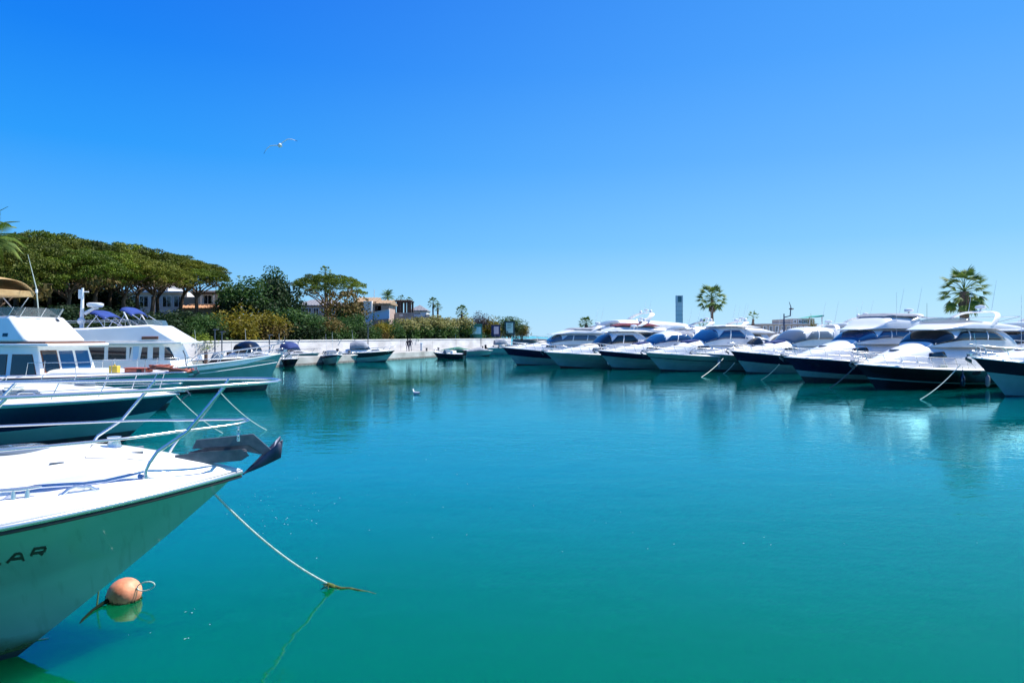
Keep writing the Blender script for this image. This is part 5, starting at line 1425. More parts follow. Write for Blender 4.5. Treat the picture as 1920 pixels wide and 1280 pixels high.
KINDS = {
    'yellow': lambda: bush_mesh('yellow', F_YELL, 1, m2=F_YELL),
    'brown': lambda: bush_mesh('brown', F_BROWN, 2, m2=F_YELL),
    'green': lambda: bush_mesh('green', F_GREEN, 3),
    'dark': lambda: bush_mesh('dark', F_DARK, 4, nclump=64, leaf=.20),
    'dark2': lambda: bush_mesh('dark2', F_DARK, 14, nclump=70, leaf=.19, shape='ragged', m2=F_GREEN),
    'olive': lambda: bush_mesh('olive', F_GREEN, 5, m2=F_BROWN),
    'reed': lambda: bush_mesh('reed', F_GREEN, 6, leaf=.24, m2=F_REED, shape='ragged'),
    'grey': lambda: bush_mesh('grey', F_GREY, 7, leaf=.16),
    'cone': lambda: bush_mesh('cone', F_DARK, 8, shape='cone', nclump=40),
    'lime': lambda: bush_mesh('lime', F_HEDGE, 9),
}
def bush(px, w, top_py, wid_px, kind, label, group=None, name='shrub', cat='shrub', z0=None, rz=None, trunk=False, base=None, xy=None):
    gx, gy = xy if xy else BP(px, w)
    g = ground_z(gx, gy) if z0 is None else z0
    h = Zat(top_py, gy) - g
    wd = wid_px / 1280 * gy
    t = empty(name, (gx, gy, g)); tag(t, label, cat, group)
    me = KINDS[kind]()
    if kind not in BOUNDS:
        co = np.empty(len(me.vertices) * 3, dtype=np.float32); me.vertices.foreach_get('co', co); co = co.reshape(-1, 3)
        BOUNDS[kind] = (np.percentile(co[:, 2], 99), np.percentile(np.abs(co[:, :2]), 97) * 2)
    zmax, xw = BOUNDS[kind]
    o = link('crown', me, t)
    o.scale = (wd / xw, wd / xw, h / zmax)
    o.rotation_euler = (0, 0, rz if rz is not None else (px * 1.37) % 6.28)
    mb = MB()
    for k in range(3):
        an = k * 2.1 + px
        mb.tube([(0.1 * math.cos(an), .1 * math.sin(an), -.3), (.25 * wd * .4 * math.cos(an), .25 * wd * .4 * math.sin(an), h * .35), (.3 * wd * math.cos(an), .3 * wd * math.sin(an), h * .62)],
                [.10 + .02 * h, .07 + .01 * h, .03], 6)
    mb.build('stem', M_BARK, t, angle=80)
    return t

# fan palms: every frond an object sharing one of two meshes
FR = {}
def fan_frond(kind):
    if kind in FR: return FR[kind]
    rnd = random.Random(5); V = []; F = []
    L = 1.0
    # petiole along +x then a fan of blades
    def blade(b, tip, w):
        b, tip = Vector(b), Vector(tip); d = (tip - b).normalized(); s = d.cross(Vector((0, 0, 1))).normalized() * w
        i = len(V); m = b.lerp(tip, .55) + Vector((0, 0, .03))
        V.extend([tuple(b - s * .4), tuple(b + s * .5), tuple(m + s), tuple(m - s), tuple(tip)])
        F.append((i, i + 1, i + 2, i + 3)); F.append((i + 3, i + 2, i + 4, i + 4))
    n = 15
    for k in range(n):
        an = R(-78 + 156 * k / (n - 1)); ln = .60 - .20 * abs(k - 7) / 7
        dz = -.16 - .1 * rnd.random()
        blade((.98, 0, 0), (.98 + ln * math.cos(an), ln * math.sin(an), dz), .042)
    me = bpy.data.meshes.new('frond')
    mb = MB().tube([(0, 0, 0), (.5, 0, .06), (1.0, 0, 0)], [.022, .016, .012], 4)
    o0 = len(mb.v); mb.v += V
    for f in F:
        mb.f.append(tuple(o0 + i for i in (f if f[2] != f[3] else f[:3]))); mb.m.append(0)
    me.from_pydata(mb.v, [], mb.f); me.materials.append(F_PALM if kind == 'live' else F_PALMD); me.update()
    FR[kind] = me
    return me
def feather_frond():
    if 'feather' in FR: return FR['feather']
    mb = MB().tube([(0, 0, 0), (.6, 0, .22), (1.2, 0, .18), (1.75, 0, -.2)], [.025, .02, .014, .006], 4)
    rnd = random.Random(3)
    for k in range(26):
        u = .15 + .85 * k / 25; x = 1.75 * u; z = np.interp(x, [0, .6, 1.2, 1.75], [0, .22, .18, -.2])
        ln = .42 * math.sin(PI * min(1, u * .9 + .1)) + .08
        for sg in (-1, 1):
            b = Vector((x, 0, z)); tp = b + Vector((ln * .6, sg * ln, -ln * .45)); s = Vector((.028, 0, 0)); i = len(mb.v)
            mb.v += [tuple(b - s), tuple(b + s), tuple(tp)]; mb.f.append((i, i + 1, i + 2)); mb.m.append(0)
    me = bpy.data.meshes.new('frond'); me.from_pydata(mb.v, [], mb.f); me.materials.append(F_PALM); me.update()
    FR['feather'] = me
    return me
def palm(x, y, z0, crown_z, R_, label, n=34, trunk_r=.2, skirt=True, seed=0, feather=False, group=None, hi=82, lo=-35, dead=8, name='fan_palm'):
    t = empty(name, (x, y, z0)); tag(t, label, 'palm tree', group)
    rnd = random.Random(seed); h = crown_z - z0
    mb = MB(); pts = [(.02 * math.sin(i), .02 * math.cos(i), h * i / 14) for i in range(15)]
    mb.tube(pts, [trunk_r * (1.25 if i == 0 else 1.0 - .012 * i + (.06 if i % 2 else 0)) for i in range(15)], 10).build('trunk', M_PALMBARK, t, angle=80)
    me = feather_frond() if feather else fan_frond('live')
    k0 = R_ / 1.6 if not feather else R_ / 1.75
    for k in range(n):
        f = link('frond', me, t)
        el = R(hi - (hi - lo) * (k / (n - 1)) ** .85) + rnd.uniform(-.1, .1)
        az = k * 2.39996 + rnd.uniform(-.2, .2)
        s = k0 * rnd.uniform(.85, 1.1)
        f.scale = (s, s, s)
        f.rotation_euler = (rnd.uniform(-.5, .5), -el, az)
        f.location = (0, 0, h + .1 * math.sin(el))
    if skirt:
        dm = fan_frond('dead')
        for k in range(dead):
            f = link('dead_frond', dm, t)
            s = k0 * rnd.uniform(.55, .8); f.scale = (s, s, s)
            f.rotation_euler = (rnd.uniform(-.4, .4), R(rnd.uniform(58, 80)), k * 2 * PI / dead + rnd.uniform(-.3, .3))
            f.location = (0, 0, h - .15)
    return t

def vegetation():
    G = 'umbrella pines forming the canopy on the left bank'
    spec = [  # px, w, top, R, label, var, lean, ch
        (-35, 30, 448, 8.0, 'umbrella pine at the far left edge of the wooded bank, partly out of frame', 0, 0, 5.0),
        (32, 26, 443, 7.6, 'tall umbrella pine above the tan canopy of the nearer trawler', 1, 0, 4.6),
        (92, 30, 441, 7.6, 'highest umbrella pine, crown behind the whip antenna tip', 2, 0.3, 5.2),
        (150, 26, 450, 7.4, 'umbrella pine crown directly above the radar mast of the farther trawler', 3, 0, 4.8),
        (205, 31, 456, 7.4, 'umbrella pine with crown above the left blue canopy', 0, .2, 4.6),
        (258, 27, 468, 7.0, 'umbrella pine above the right blue canopy, brown tufts underneath', 1, .3, 4.2),
        (296, 31, 477, 6.6, 'umbrella pine with slender trunk before the long white house', 2, .2, 3.6),
        (334, 26, 488, 5.4, 'second umbrella pine from the open sky gap, leaning right', 3, .9, 3.0),
        (370, 22, 505, 3.9, 'rightmost umbrella pine of the wooded bank, forked trunk before the white terrace', 0, .4, 2.4),
        (0, 17, 462, 6.0, 'lower front umbrella pine behind the tan canopy', 1, 0, 4.4),
        (70, 20, 458, 5.8, 'lower front umbrella pine just right of the whip antenna', 3, 0, 4.0),
        (125, 18, 468, 5.6, 'lower front umbrella pine left of the radar mast', 2, 0, 3.8),
        (180, 21, 470, 5.6, 'lower front umbrella pine right of the radar mast', 0, 0, 3.6),
        (232, 20, 480, 5.4, 'umbrella pine in the second row, between the two blue canopies', 1, 0, 3.2),
        (284, 21, 494, 4.8, 'low umbrella pine with brown dry needles hanging above the long white house', 3, 0, 2.8),
    ]
    for i, (px, w, top, r, lab, var, lean, ch) in enumerate(spec):
        pine(px, w, top, r, lab, G, var, lean=lean, seed=i, ch=ch, thick=.30)
    pine(614, 20, 514, 6.2, 'big round umbrella pine standing alone above the terracotta villa', None, 0, lean=.2, seed=31, ch=3.7, thick=.34)
    # mid trees
    bush(462, 17, 524, 92, 'dark2', 'broad dark evergreen tree between the white terrace and the tall ragged tree', None, 'evergreen_tree', 'tree')
    bush(524, 17, 524, 80, 'dark', 'blackish round evergreen tree left of the big round pine', None, 'evergreen_tree', 'tree')
    bush(512, 22, 505, 50, 'dark2', 'ragged topped evergreen tree rising behind the blackish round one', None, 'evergreen_tree', 'tree')
    bush(428, 24, 535, 44, 'dark2', 'feathery dark tree just right of the white terrace', None, 'evergreen_tree', 'tree')
    bush(652, 12, 550, 76, 'olive', 'olive leaved tree in front of the terracotta villa wall', None, 'broadleaf_tree', 'tree')
    for px, w, top, wd, lab in ((-40, 34, 535, 110, 'dark evergreen deep in the grove at the extreme left'), (20, 36, 530, 110, 'dark evergreen deep in the grove above the tan canopy right end'), (75, 34, 532, 110, 'dark evergreen deep in the grove behind the whip antenna'),
                                (128, 36, 530, 110, 'dark evergreen deep in the grove left of the radar mast'), (178, 36, 534, 100, 'dark evergreen deep in the grove right of the radar mast'), (222, 40, 545, 70, 'dark evergreen deep in the grove at the left end of the white house')):
        bush(px, w, top, wd, 'dark', lab, 'dark evergreens deep in the pine grove', 'evergreen_tree', 'tree')
    # undergrowth in front
    S_ = [
        (-10, 9, 580, 90, 'dark', 'dark undergrowth shrub at the extreme left behind the tan canopy struts'),
        (30, 8.5, 588, 80, 'olive', 'olive shrub seen under the tan canopy'),
        (80, 9, 582, 85, 'dark', 'dark shrub behind the flybridge screen of the nearer trawler'),
        (135, 9, 575, 85, 'dark', 'dark shrub behind the radar mast'),
        (190, 10, 578, 80, 'dark', 'dark shrub behind the left blue canopy'),
        (245, 10, 584, 80, 'dark', 'dark shrub behind the right blue canopy'),
        (292, 9, 588, 70, 'dark', 'leafy dark shrub above the farther trawler screen'),
        (335, 11, 584, 70, 'dark', 'nearly black shrub below the forked pine'),
        (385, 7.5, 590, 56, 'dark2', 'dark green shrub right of the farther trawler flybridge'),
        (362, 7, 606, 40, 'green', 'low green shrub touching the trawler flybridge front'),
        (441, 7.5, 579, 66, 'yellow', 'large round golden-yellow bush'),
        (498, 7.5, 588, 58, 'brown', 'round russet bush right of the golden-yellow one'),
        (548, 7.5, 580, 66, 'dark2', 'dark leafy bush above the navy-canopied cruiser'),
        (585, 7.5, 590, 46, 'dark2', 'dark leafy bush left of the villa steps'),
        (612, 7, 594, 48, 'olive', 'brown-topped green bush beneath the round pine'),
        (640, 7, 598, 40, 'green', 'green bush below the villa wall'),
        (664, 7, 592, 38, 'dark2', 'dark bush by the end of the white ramp'),
        (690, 6.8, 608, 34, 'green', 'bright green bush directly under the white ramp'),
        (712, 6.8, 606, 34, 'brown', 'small russet bush under the ramp end'),
        (733, 7, 602, 38, 'green', 'yellowish green bush right of the ramp'),
        (760, 7, 600, 40, 'reed', 'tuft of pale reeds above the two walkers'),
        (786, 7.5, 596, 40, 'reed', 'pale reed clump just right of the walkers'),
        (812, 7.5, 594, 40, 'reed', 'wide pale reed clump beneath the slender palms'),
        (836, 7.5, 597, 34, 'reed', 'pale reed clump left of the small cone tree'),
        (868, 8, 596, 36, 'reed', 'pale reed clump left of the green sign'),
        (884, 7.5, 606, 30, 'olive', 'olive bush behind the green sign left edge'),
        (899, 11, 588, 32, 'grey', 'grey-purple bush above the green sign'),
        (917, 9, 597, 34, 'yellow', 'orange-yellow bush right of the green sign'),
        (932, 8, 606, 26, 'dark', 'dark bush behind the pale poster'),
        (956, 8.5, 595, 42, 'dark2', 'round dark tree behind the mint coloured sign'),
        (978, 8, 610, 24, 'brown', 'last russet bush at the right end of the quay wall'),
    ]
    for px, w, top, wd, kd, lab in S_:
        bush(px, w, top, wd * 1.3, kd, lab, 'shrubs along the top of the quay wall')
    bush(850, 7.2, 598, 22, 'cone', 'small dark cone-shaped conifer between pale reeds', None, 'conifer', 'tree')
    bush(372, 5.9, 627, 60, 'lime', 'lime-green clipped hedge right of the farther trawler bridge', None, 'hedge', 'hedge')
    # ground cover filling the bank
    rng = np.random.default_rng(77); pts = []
    for i in range(26000):
        s = rng.uniform(-40, 70); w = rng.uniform(5.7, 13) if rng.random() < .7 else rng.uniform(13, 34)
        x, y = bank(s, w); pts.append((x, y, ground_z(x, y) + rng.random() ** 1.5 * (1.3 if w < 13 else .8)))
    V, F = leaf_cloud(np.array(pts), .42, rng, up=.4)
    o = link('ground_cover', np_mesh('ground_cover', V, F, [F_DARK, F_GREEN], (rng.random(len(F)) < .35).astype(int)))
    o['kind'] = 'stuff'; o['label'] = 'dense low leafy undergrowth covering the bank behind the quay wall'
    # palms on the left bank
    def bpalm(px, w, cpy, rpx, lab, **k):
        x, y = BP(px, w); palm(x, y, ground_z(x, y), Zat(cpy, y), rpx / 1280 * y, lab, **k)
    bpalm(812, 14, 569, 13, 'slender palm standing against the sky above the reeds, taller of the close pair', n=26, seed=3, trunk_r=.16, dead=5)
    bpalm(821, 13.2, 577, 10, 'shorter palm of the close pair above the reeds', n=24, seed=4, trunk_r=.2, dead=8)
    bpalm(866, 12, 586, 15, 'low round-headed palm above the green sign bushes', n=34, seed=5, trunk_r=.25, dead=5)
    bpalm(727, 22, 557, 16, 'feathery palm behind the villa roof', n=24, seed=6, feather=True)
    bpalm(752, 18, 562, 10, 'small palm rising left of the timber pergola', n=22, seed=7)
    bpalm(768, 18, 566, 10, 'small palm rising right over the timber pergola', n=22, seed=8)
    bpalm(610, 26, 512, 16, 'palm head peeping over the big round umbrella pine', n=26, seed=9)
    bpalm(-22, 12, 447, 62, 'large feathery palm at the left frame edge, fronds drooping over the pines', n=34, seed=10, feather=True, trunk_r=.35, lo=-45)

# ------------------------------------------------------------------ buildings on the left
def villa(name, px, w, hd, label, cat='house'):
    x, y = BP(px, w)
    t = empty(name, (x, y, ground_z(x, y) - .3), R(hd)); tag(t, label, cat)
    return t, x, y
def wall_box(t, x0, x1, y0, y1, z0, z1, m, name='wall'): return MB().box(x0, x1, y0, y1, z0, z1).build(name, m, t, smooth=False, bevel=.02)
def window(t, x0, x1, z0, z1, y=-0.02, m=None, frame=M_WHITE):
    f = MB()
    for a in ((x0 - .08, x0, z0 - .08, z1 + .08), (x1, x1 + .08, z0 - .08, z1 + .08), (x0, x1, z1, z1 + .08), (x0, x1, z0 - .08, z0), ((x0 + x1) / 2 - .03, (x0 + x1) / 2 + .03, z0, z1)):
        f.box(a[0], a[1], y - .05, y + .03, a[2], a[3])
    fr = f.build('window', frame, t, smooth=False)
    p = MB().box(x0 + .01, x1 - .01, y - .015, y + .01, z0 + .01, z1 - .01).build('pane', m or M_GLASSD, fr, smooth=False)
def pitched(t, x0, x1, y0, y1, z, h, m, over=.4, hip=0.0):
    mb = MB(); ym = (y0 + y1) / 2
    a = (x0 - over, x1 + over, y0 - over, y1 + over)
    r0, r1 = a[0] + hip, a[1] - hip
    for (p) in ([(a[0], a[2], z), (a[1], a[2], z), (r1, ym, z + h), (r0, ym, z + h)], [(a[1], a[3], z), (a[0], a[3], z), (r0, ym, z + h), (r1, ym, z + h)],
                [(a[0], a[3], z), (a[0], a[2], z), (r0, ym, z + h)], [(a[1], a[2], z), (a[1], a[3], z), (r1, ym, z + h)], [(a[0], a[2], z - .02), (a[0], a[3], z - .02), (a[1], a[3], z - .02), (a[1], a[2], z - .02)]):
        mb.poly(p)
    mb.box(a[0], a[1], a[2], a[3], z - .16, z - .022)
    r = mb.build('roof', m, t, smooth=False)
    # tile ribs
    mb = MB(); n = int((a[1] - a[0]) / .55)
    for i in range(n + 1):
        x = a[0] + (a[1] - a[0]) * i / n
        k = 1.0
        if hip: k = min(1, min(x - a[0], a[1] - x) / hip)
        if k < .05: continue
        mb.tube([(x, a[2], z + .03), (x, a[2] + (ym - a[2]) * k, z + h * k + .03)], .07, 4, cap=False)
    mb.build('tile_rib', m, r, smooth=False)
    return r
def left_buildings():
    # long white house seen between the pine trunks
    t, x, y = villa('villa', 285, 40, 0, 'long white house glimpsed between the pine trunks, above the blue canopies')
    g = t.location.z
    zt = lambda py: Zat(py, y) - g
    ww = 120 / 1280 * y
    wall_box(t, -ww * .62, ww * .55, 0, 6, 0, zt(548), M_RENDER)
    wall_box(t, -ww * .3, ww * .2, 1.0, 6, zt(547.8), zt(532), M_RENDER, 'upper_wall')
    pitched(t, -ww * .3, ww * .2, 1.0, 6, zt(532) + .17, .9, M_TILE, hip=2)
    for i in range(6):
        window(t, -ww * .55 + i * ww * .18, -ww * .55 + i * ww * .18 + 1.2, zt(575), zt(556))
    MB().box(-ww * .64, ww * .57, -.6, -.01, zt(549), zt(546)).build('cornice', M_RENDER, t, smooth=False)
    # white modern house with terrace right of the forked pine
    t, x, y = villa('villa', 395, 30, 0, 'white modern villa with pergola shade and terrace right of the forked pine')
    g = t.location.z; zt = lambda py: Zat(py, y) - g
    s = y / 1280
    wall_box(t, -30 * s, 34 * s, 0, 5, 0, zt(548), M_RENDER)
    wall_box(t, -62 * s, -30 * s - .02, .6, 5, 0, zt(556), M_BEIGE, 'side_wing')
    MB().box(-32 * s, 36 * s, -.8, 5.2, zt(548) + .01, zt(545)).build('roof', M_RENDER, t, smooth=False, bevel=.03)
    MB().box(-30 * s, 30 * s, -.7, -.5, zt(552), zt(549)).build('pergola_beam', M_WOODD, t, smooth=False)
    for xx in (-14, 10, 24, 32):
        MB().box(xx * s - .12, xx * s + .12, -.72, -.48, zt(571), zt(552) - .01).build('pillar', M_RENDER if xx != 24 else M_WOODD, t, smooth=False)
    window(t, -12 * s, 2 * s, zt(570), zt(554)); window(t, 4 * s, 9 * s, zt(570), zt(554)); window(t, 14 * s, 21 * s, zt(570), zt(554))
    MB().box(-20 * s, 50 * s, -3.2, -.01, zt(578), zt(572)).build('terrace', M_BEIGE, t, smooth=False, bevel=.03)
    pitched(t, -22 * s, 50 * s, -5.2, -3.2, zt(580), .35, M_TILE, over=.1)
    wall_box(t, -20 * s, 48 * s, -4.9, -3.3, 0, zt(580) - .17, M_STONE, 'retaining_wall')
    # grey roofed house left behind the round pine
    t, x, y = villa('house', 580, 34, 0, 'grey roofed house half hidden left behind the big round pine')
    g = t.location.z; zt = lambda py: Zat(py, y) - g; s = y / 1280
    wall_box(t, -26 * s, 60 * s, 0, 6, 0, zt(574), M_BEIGE)
    pitched(t, -26 * s, 60 * s, 0, 6, zt(574) + .17, (574 - 562) * s, M_SLATE, hip=2.5)
    for xx in (-18, -6, 8, 22, 38): window(t, xx * s, xx * s + .9, zt(588), zt(578))
    # terracotta villa
    t, x, y = villa('villa', 692, 16, 0, 'terracotta-roofed pink villa with white ramp to the right of the big round pine')
    g = t.location.z; zt = lambda py: Zat(py, y) - g; s = y / 1280
    wall_box(t, -52 * s, 22 * s, 0, 7, 0, zt(569), M_PINK)
    wall_box(t, -8 * s, 8 * s, -1.2, -.01, 0, zt(565), M_RENDER, 'porch_wall')
    pitched(t, -24 * s, 10 * s, 0, 7, zt(566), (566 - 553) * s * .8, M_TILEY, over=.3)
    wall_box(t, -23 * s, 9 * s, .02, 6.9, zt(569), zt(566) - .18, M_PINK, 'upper_wall')
    pitched(t, 11 * s, 38 * s, -.4, 6, zt(569), (569 - 559) * s * .8, M_TILEY, over=.3)
    wall_box(t, 23 * s, 37 * s, -.1, 5.8, 0, zt(569) - .18, M_PINK, 'side_wing')
    for xx in (-44, -34, -20, 12, 17, 27): window(t, xx * s, xx * s + .8, zt(584), zt(574), m=M_GLASSD, frame=M_WOODD)
    MB().extrude_poly([(-2 * s, -3.0, zt(606)), (-2 * s, -3.0, zt(597)), (14 * s, -3.0, zt(586)), (44 * s, -3.0, zt(581)), (44 * s, -3.0, zt(598)), (22 * s, -3.0, zt(600))], (0, .3, 0)).build('ramp_wall', M_BLUEWHITE, t, smooth=False)
    MB().extrude_poly([(-1 * s, -3.02, zt(597)), (14 * s, -3.02, zt(586)), (44 * s, -3.02, zt(581)), (44 * s, -3.02, zt(582.5)), (14 * s, -3.02, zt(587.5)), (-1 * s, -3.02, zt(599))], (0, -.14, 0)).build('ramp_coping', M_RENDER, t, smooth=False)
    MB().tube([(5 * s, 2, zt(556)), (5 * s, 2, zt(541))], .05, 6).build('flue', M_RENDER, t)
    # pergola, stone terrace wall, low cone roofed house
    t, x, y = villa('pergola', 757, 15, 0, 'dark timber pergola on the pale stone terrace', 'pergola')
    g = t.location.z; zt = lambda py: Zat(py, y) - g; s = y / 1280
    for xx in (-17, -8, 3, 12):
        MB().box(xx * s - .18, xx * s + .18, -.15, .15, 0, zt(566)).build('post', M_WOODD, t, smooth=False)
        MB().box(xx * s - .15, xx * s + .15, 2.85, 3.15, 0, zt(566)).build('post', M_WOODD, t, smooth=False)
    for yy in (0, 3): MB().box(-19 * s, 15 * s, yy - .1, yy + .1, zt(566) + .005, zt(563.5)).build('beam', M_WOODD, t, smooth=False)
    for i in range(8): MB().box(-18 * s + i * .38, -17.9 * s + i * .38 + .08, -.4, 3.4, zt(563.5) + .005, zt(562)).build('rafter', M_WOODD, t, smooth=False)
    t, x, y = villa('terrace_wall', 770, 12.4, 0, 'pale rough stone terrace wall below the timber pergola', 'wall')
    g = t.location.z; zt = lambda py: Zat(py, y) - g; s = y / 1280
    rnd = random.Random(4); meshes = []
    for v in range(4):
        mb = MB(); mb.box(-.5, .5, -.2, .2, -.5, .5)
        mb.v = [(a + rnd.uniform(-.06, .06), b + rnd.uniform(-.05, .05), c + rnd.uniform(-.06, .06)) for a, b, c in mb.v]
        o = mb.build('stone', M_STONE if v else M_RENDER, t, smooth=False); meshes.append(o)
    wall_box(t, -29 * s, 29 * s, .1, .9, 0, zt(586.5), M_STONE, 'wall_core')
    rows = 5; hh = (zt(586) - zt(603)) / rows; used = 0
    for r in range(rows):
        xx = -29 * s
        while xx < 28 * s:
            wd = rnd.uniform(.5, 1.1)
            src = meshes[rnd.randrange(4)]
            o = src if used < 0 else bpy.data.objects.new('stone', src.data)
            if o is not src: COL.objects.link(o); o.parent = t
            o.location = (xx + wd / 2, 0, zt(603) + hh * (r + .5)); o.scale = (wd * .96, 1, hh * .94)
            xx += wd
    for m_ in meshes: bpy.data.objects.remove(m_)
    t, x, y = villa('house', 784, 20, 0, 'small house with a low grey conical roof right of the pergola')
    g = t.location.z; zt = lambda py: Zat(py, y) - g; s = y / 1280
    wall_box(t, -14 * s, 16 * s, 0, 5, 0, zt(583), M_RENDER)
    pitched(t, -14 * s, 14 * s, 0, 5, zt(582), (582 - 571) * s, M_SLATE, hip=(14 * s + .3), over=.4)
    window(t, -8 * s, -4 * s, zt(592), zt(586)); window(t, 4 * s, 8 * s, zt(592), zt(586))

def signs():
    def board(px, w, x0, x1, y0, y1, bm, pm, inset, label, stripes=0):
        x, y = BP(px, w); g = ground_z(x, y); s = y / 1280
        t = empty('sign', (x, y, g)); tag(t, label, 'sign')
        zt = lambda py: Zat(py, y) - g
        MB().box((x0 - px) * s, (x1 - px) * s, -.04, .04, zt(y1), zt(y0)).build('board', bm, t, smooth=False, bevel=.02)
        MB().box((x0 - px + inset[0]) * s, (x1 - px - inset[1]) * s, -.065, -.042, zt(y1 - inset[3]), zt(y0 + inset[2])).build('panel', pm, t, smooth=False)
        for k in range(stripes):
            zz = zt(y0 + inset[2] + 1.5 + k * 2.6)
            MB().box((x0 - px + inset[0] + 2) * s, (x1 - px - inset[1] - 2 - (k % 2) * 2) * s, -.075, -.067, zz - .05, zz + .05).build('text_line', M_SIGNG, t, smooth=False)
        for xx in (x0 + 2, x1 - 2):
            MB().box((xx - px) * s - .05, (xx - px) * s + .05, .045, .12, -.3, zt(y0 + 1)).build('post', M_STEELD, t, smooth=False)
    board(891, 5.9, 881, 904, 607, 634, M_SIGNG, M_SIGNC, (4, 2, 6, 8), 'big green billboard with a pale cyan picture panel on the quay wall')
    board(930, 5.9, 921, 938, 609, 631, M_SIGNB, M_SIGNP, (5, 3, 3, 5), 'navy billboard with a pale lilac poster, in the middle of the three signs')
    board(955, 5.9, 946, 965, 602, 628, mat('dark_teal_board', (.01, .05, .06), .6), M_SIGNM, (3, 3, 3, 4), 'tall dark sign with a mint panel and text lines, rightmost of the three', stripes=4)

# ------------------------------------------------------------------ people and birds
def person(x, y, z, h, label, rz, seed):
    t = empty('person', (x, y, z), rz); tag(t, label, 'person', 'people walking on the far quay')
    s = h / 1.75
    j = {'pelvis': (0, 0, .95, .15), 'waist': (0, 0, 1.12, .14), 'chest': (0, 0, 1.34, .17), 'neck': (0, 0, 1.5, .06), 'head0': (0, .0, 1.58, .085), 'head': (0, -.01, 1.68, .10), 'top': (0, 0, 1.75, .06),
         'hl': (.1, 0, .92, .11), 'kl': (.12, -.10, .5, .07), 'al': (.12, .02, .08, .05), 'tl': (.12, -.14, .03, .045),
         'hr': (-.1, 0, .92, .11), 'kr': (-.12, .04, .5, .07), 'ar': (-.12, .22, .10, .05), 'tr': (-.12, .08, .03, .045),
         'sl': (.19, 0, 1.42, .07), 'el': (.27, .04, 1.15, .05), 'wl': (.28, -.08, .9, .038), 'fl': (.28, -.1, .8, .03),
         'sr': (-.19, 0, 1.42, .07), 'er': (-.27, .08, 1.15, .05), 'wr': (-.29, .0, .9, .038), 'fr': (-.29, -.02, .8, .03)}
    E = [('pelvis', 'waist'), ('waist', 'chest'), ('chest', 'neck'), ('neck', 'head0'), ('head0', 'head'), ('head', 'top'), ('pelvis', 'hl'), ('hl', 'kl'), ('kl', 'al'), ('al', 'tl'),
         ('pelvis', 'hr'), ('hr', 'kr'), ('kr', 'ar'), ('ar', 'tr'), ('chest', 'sl'), ('sl', 'el'), ('el', 'wl'), ('wl', 'fl'), ('chest', 'sr'), ('sr', 'er'), ('er', 'wr'), ('wr', 'fr')]
    keys = list(j)
    me = bpy.data.meshes.new('body'); me.from_pydata([Vector(j[k][:3]) * s for k in keys], [(keys.index(a), keys.index(b)) for a, b in E], [])
    o = bpy.data.objects.new('body', me); COL.objects.link(o); o.parent = t
    sk = o.modifiers.new('skin', 'SKIN')
    for k, sv in zip(keys, me.skin_vertices[0].data): sv.radius = (j[k][3] * s, j[k][3] * s * .8)
    me.skin_vertices[0].data[0].use_root = True
    sub = o.modifiers.new('sub', 'SUBSURF'); sub.levels = 1; sub.render_levels = 1
    dg = bpy.context.evaluated_depsgraph_get(); dg.update()
    m2 = bpy.data.meshes.new_from_object(o.evaluated_get(dg))
    o.modifiers.clear(); o.data = m2
    m2.materials.clear()
    for m in (M_CLOTH, M_SKIN, M_CLOTH2): m2.materials.append(m)
    for p in m2.polygons:
        c = p.center / s
        p.material_index = 1 if (c.z > 1.53 or (abs(c.x) > .22 and c.z < .93)) else (2 if c.z < .98 else 0)
        p.use_smooth = True
    hair = MB().ball((0, .015 * s, 1.70 * s), .108 * s, 10, 7, sc=(1, 1, .95)).build('hair', mat('dark_hair', (.02, .013, .01), .8), t)

def people():
    x, y = BP(769, 2.2)
    person(x, y, .9, 1.78, 'taller person in dark jacket walking on the far quay by the white wall', R(200), 1)
    x, y = BP(764.4, 2.6)
    person(x, y, .9, 1.68, 'slightly shorter person in dark clothes walking to the left of the taller one', R(205), 2)

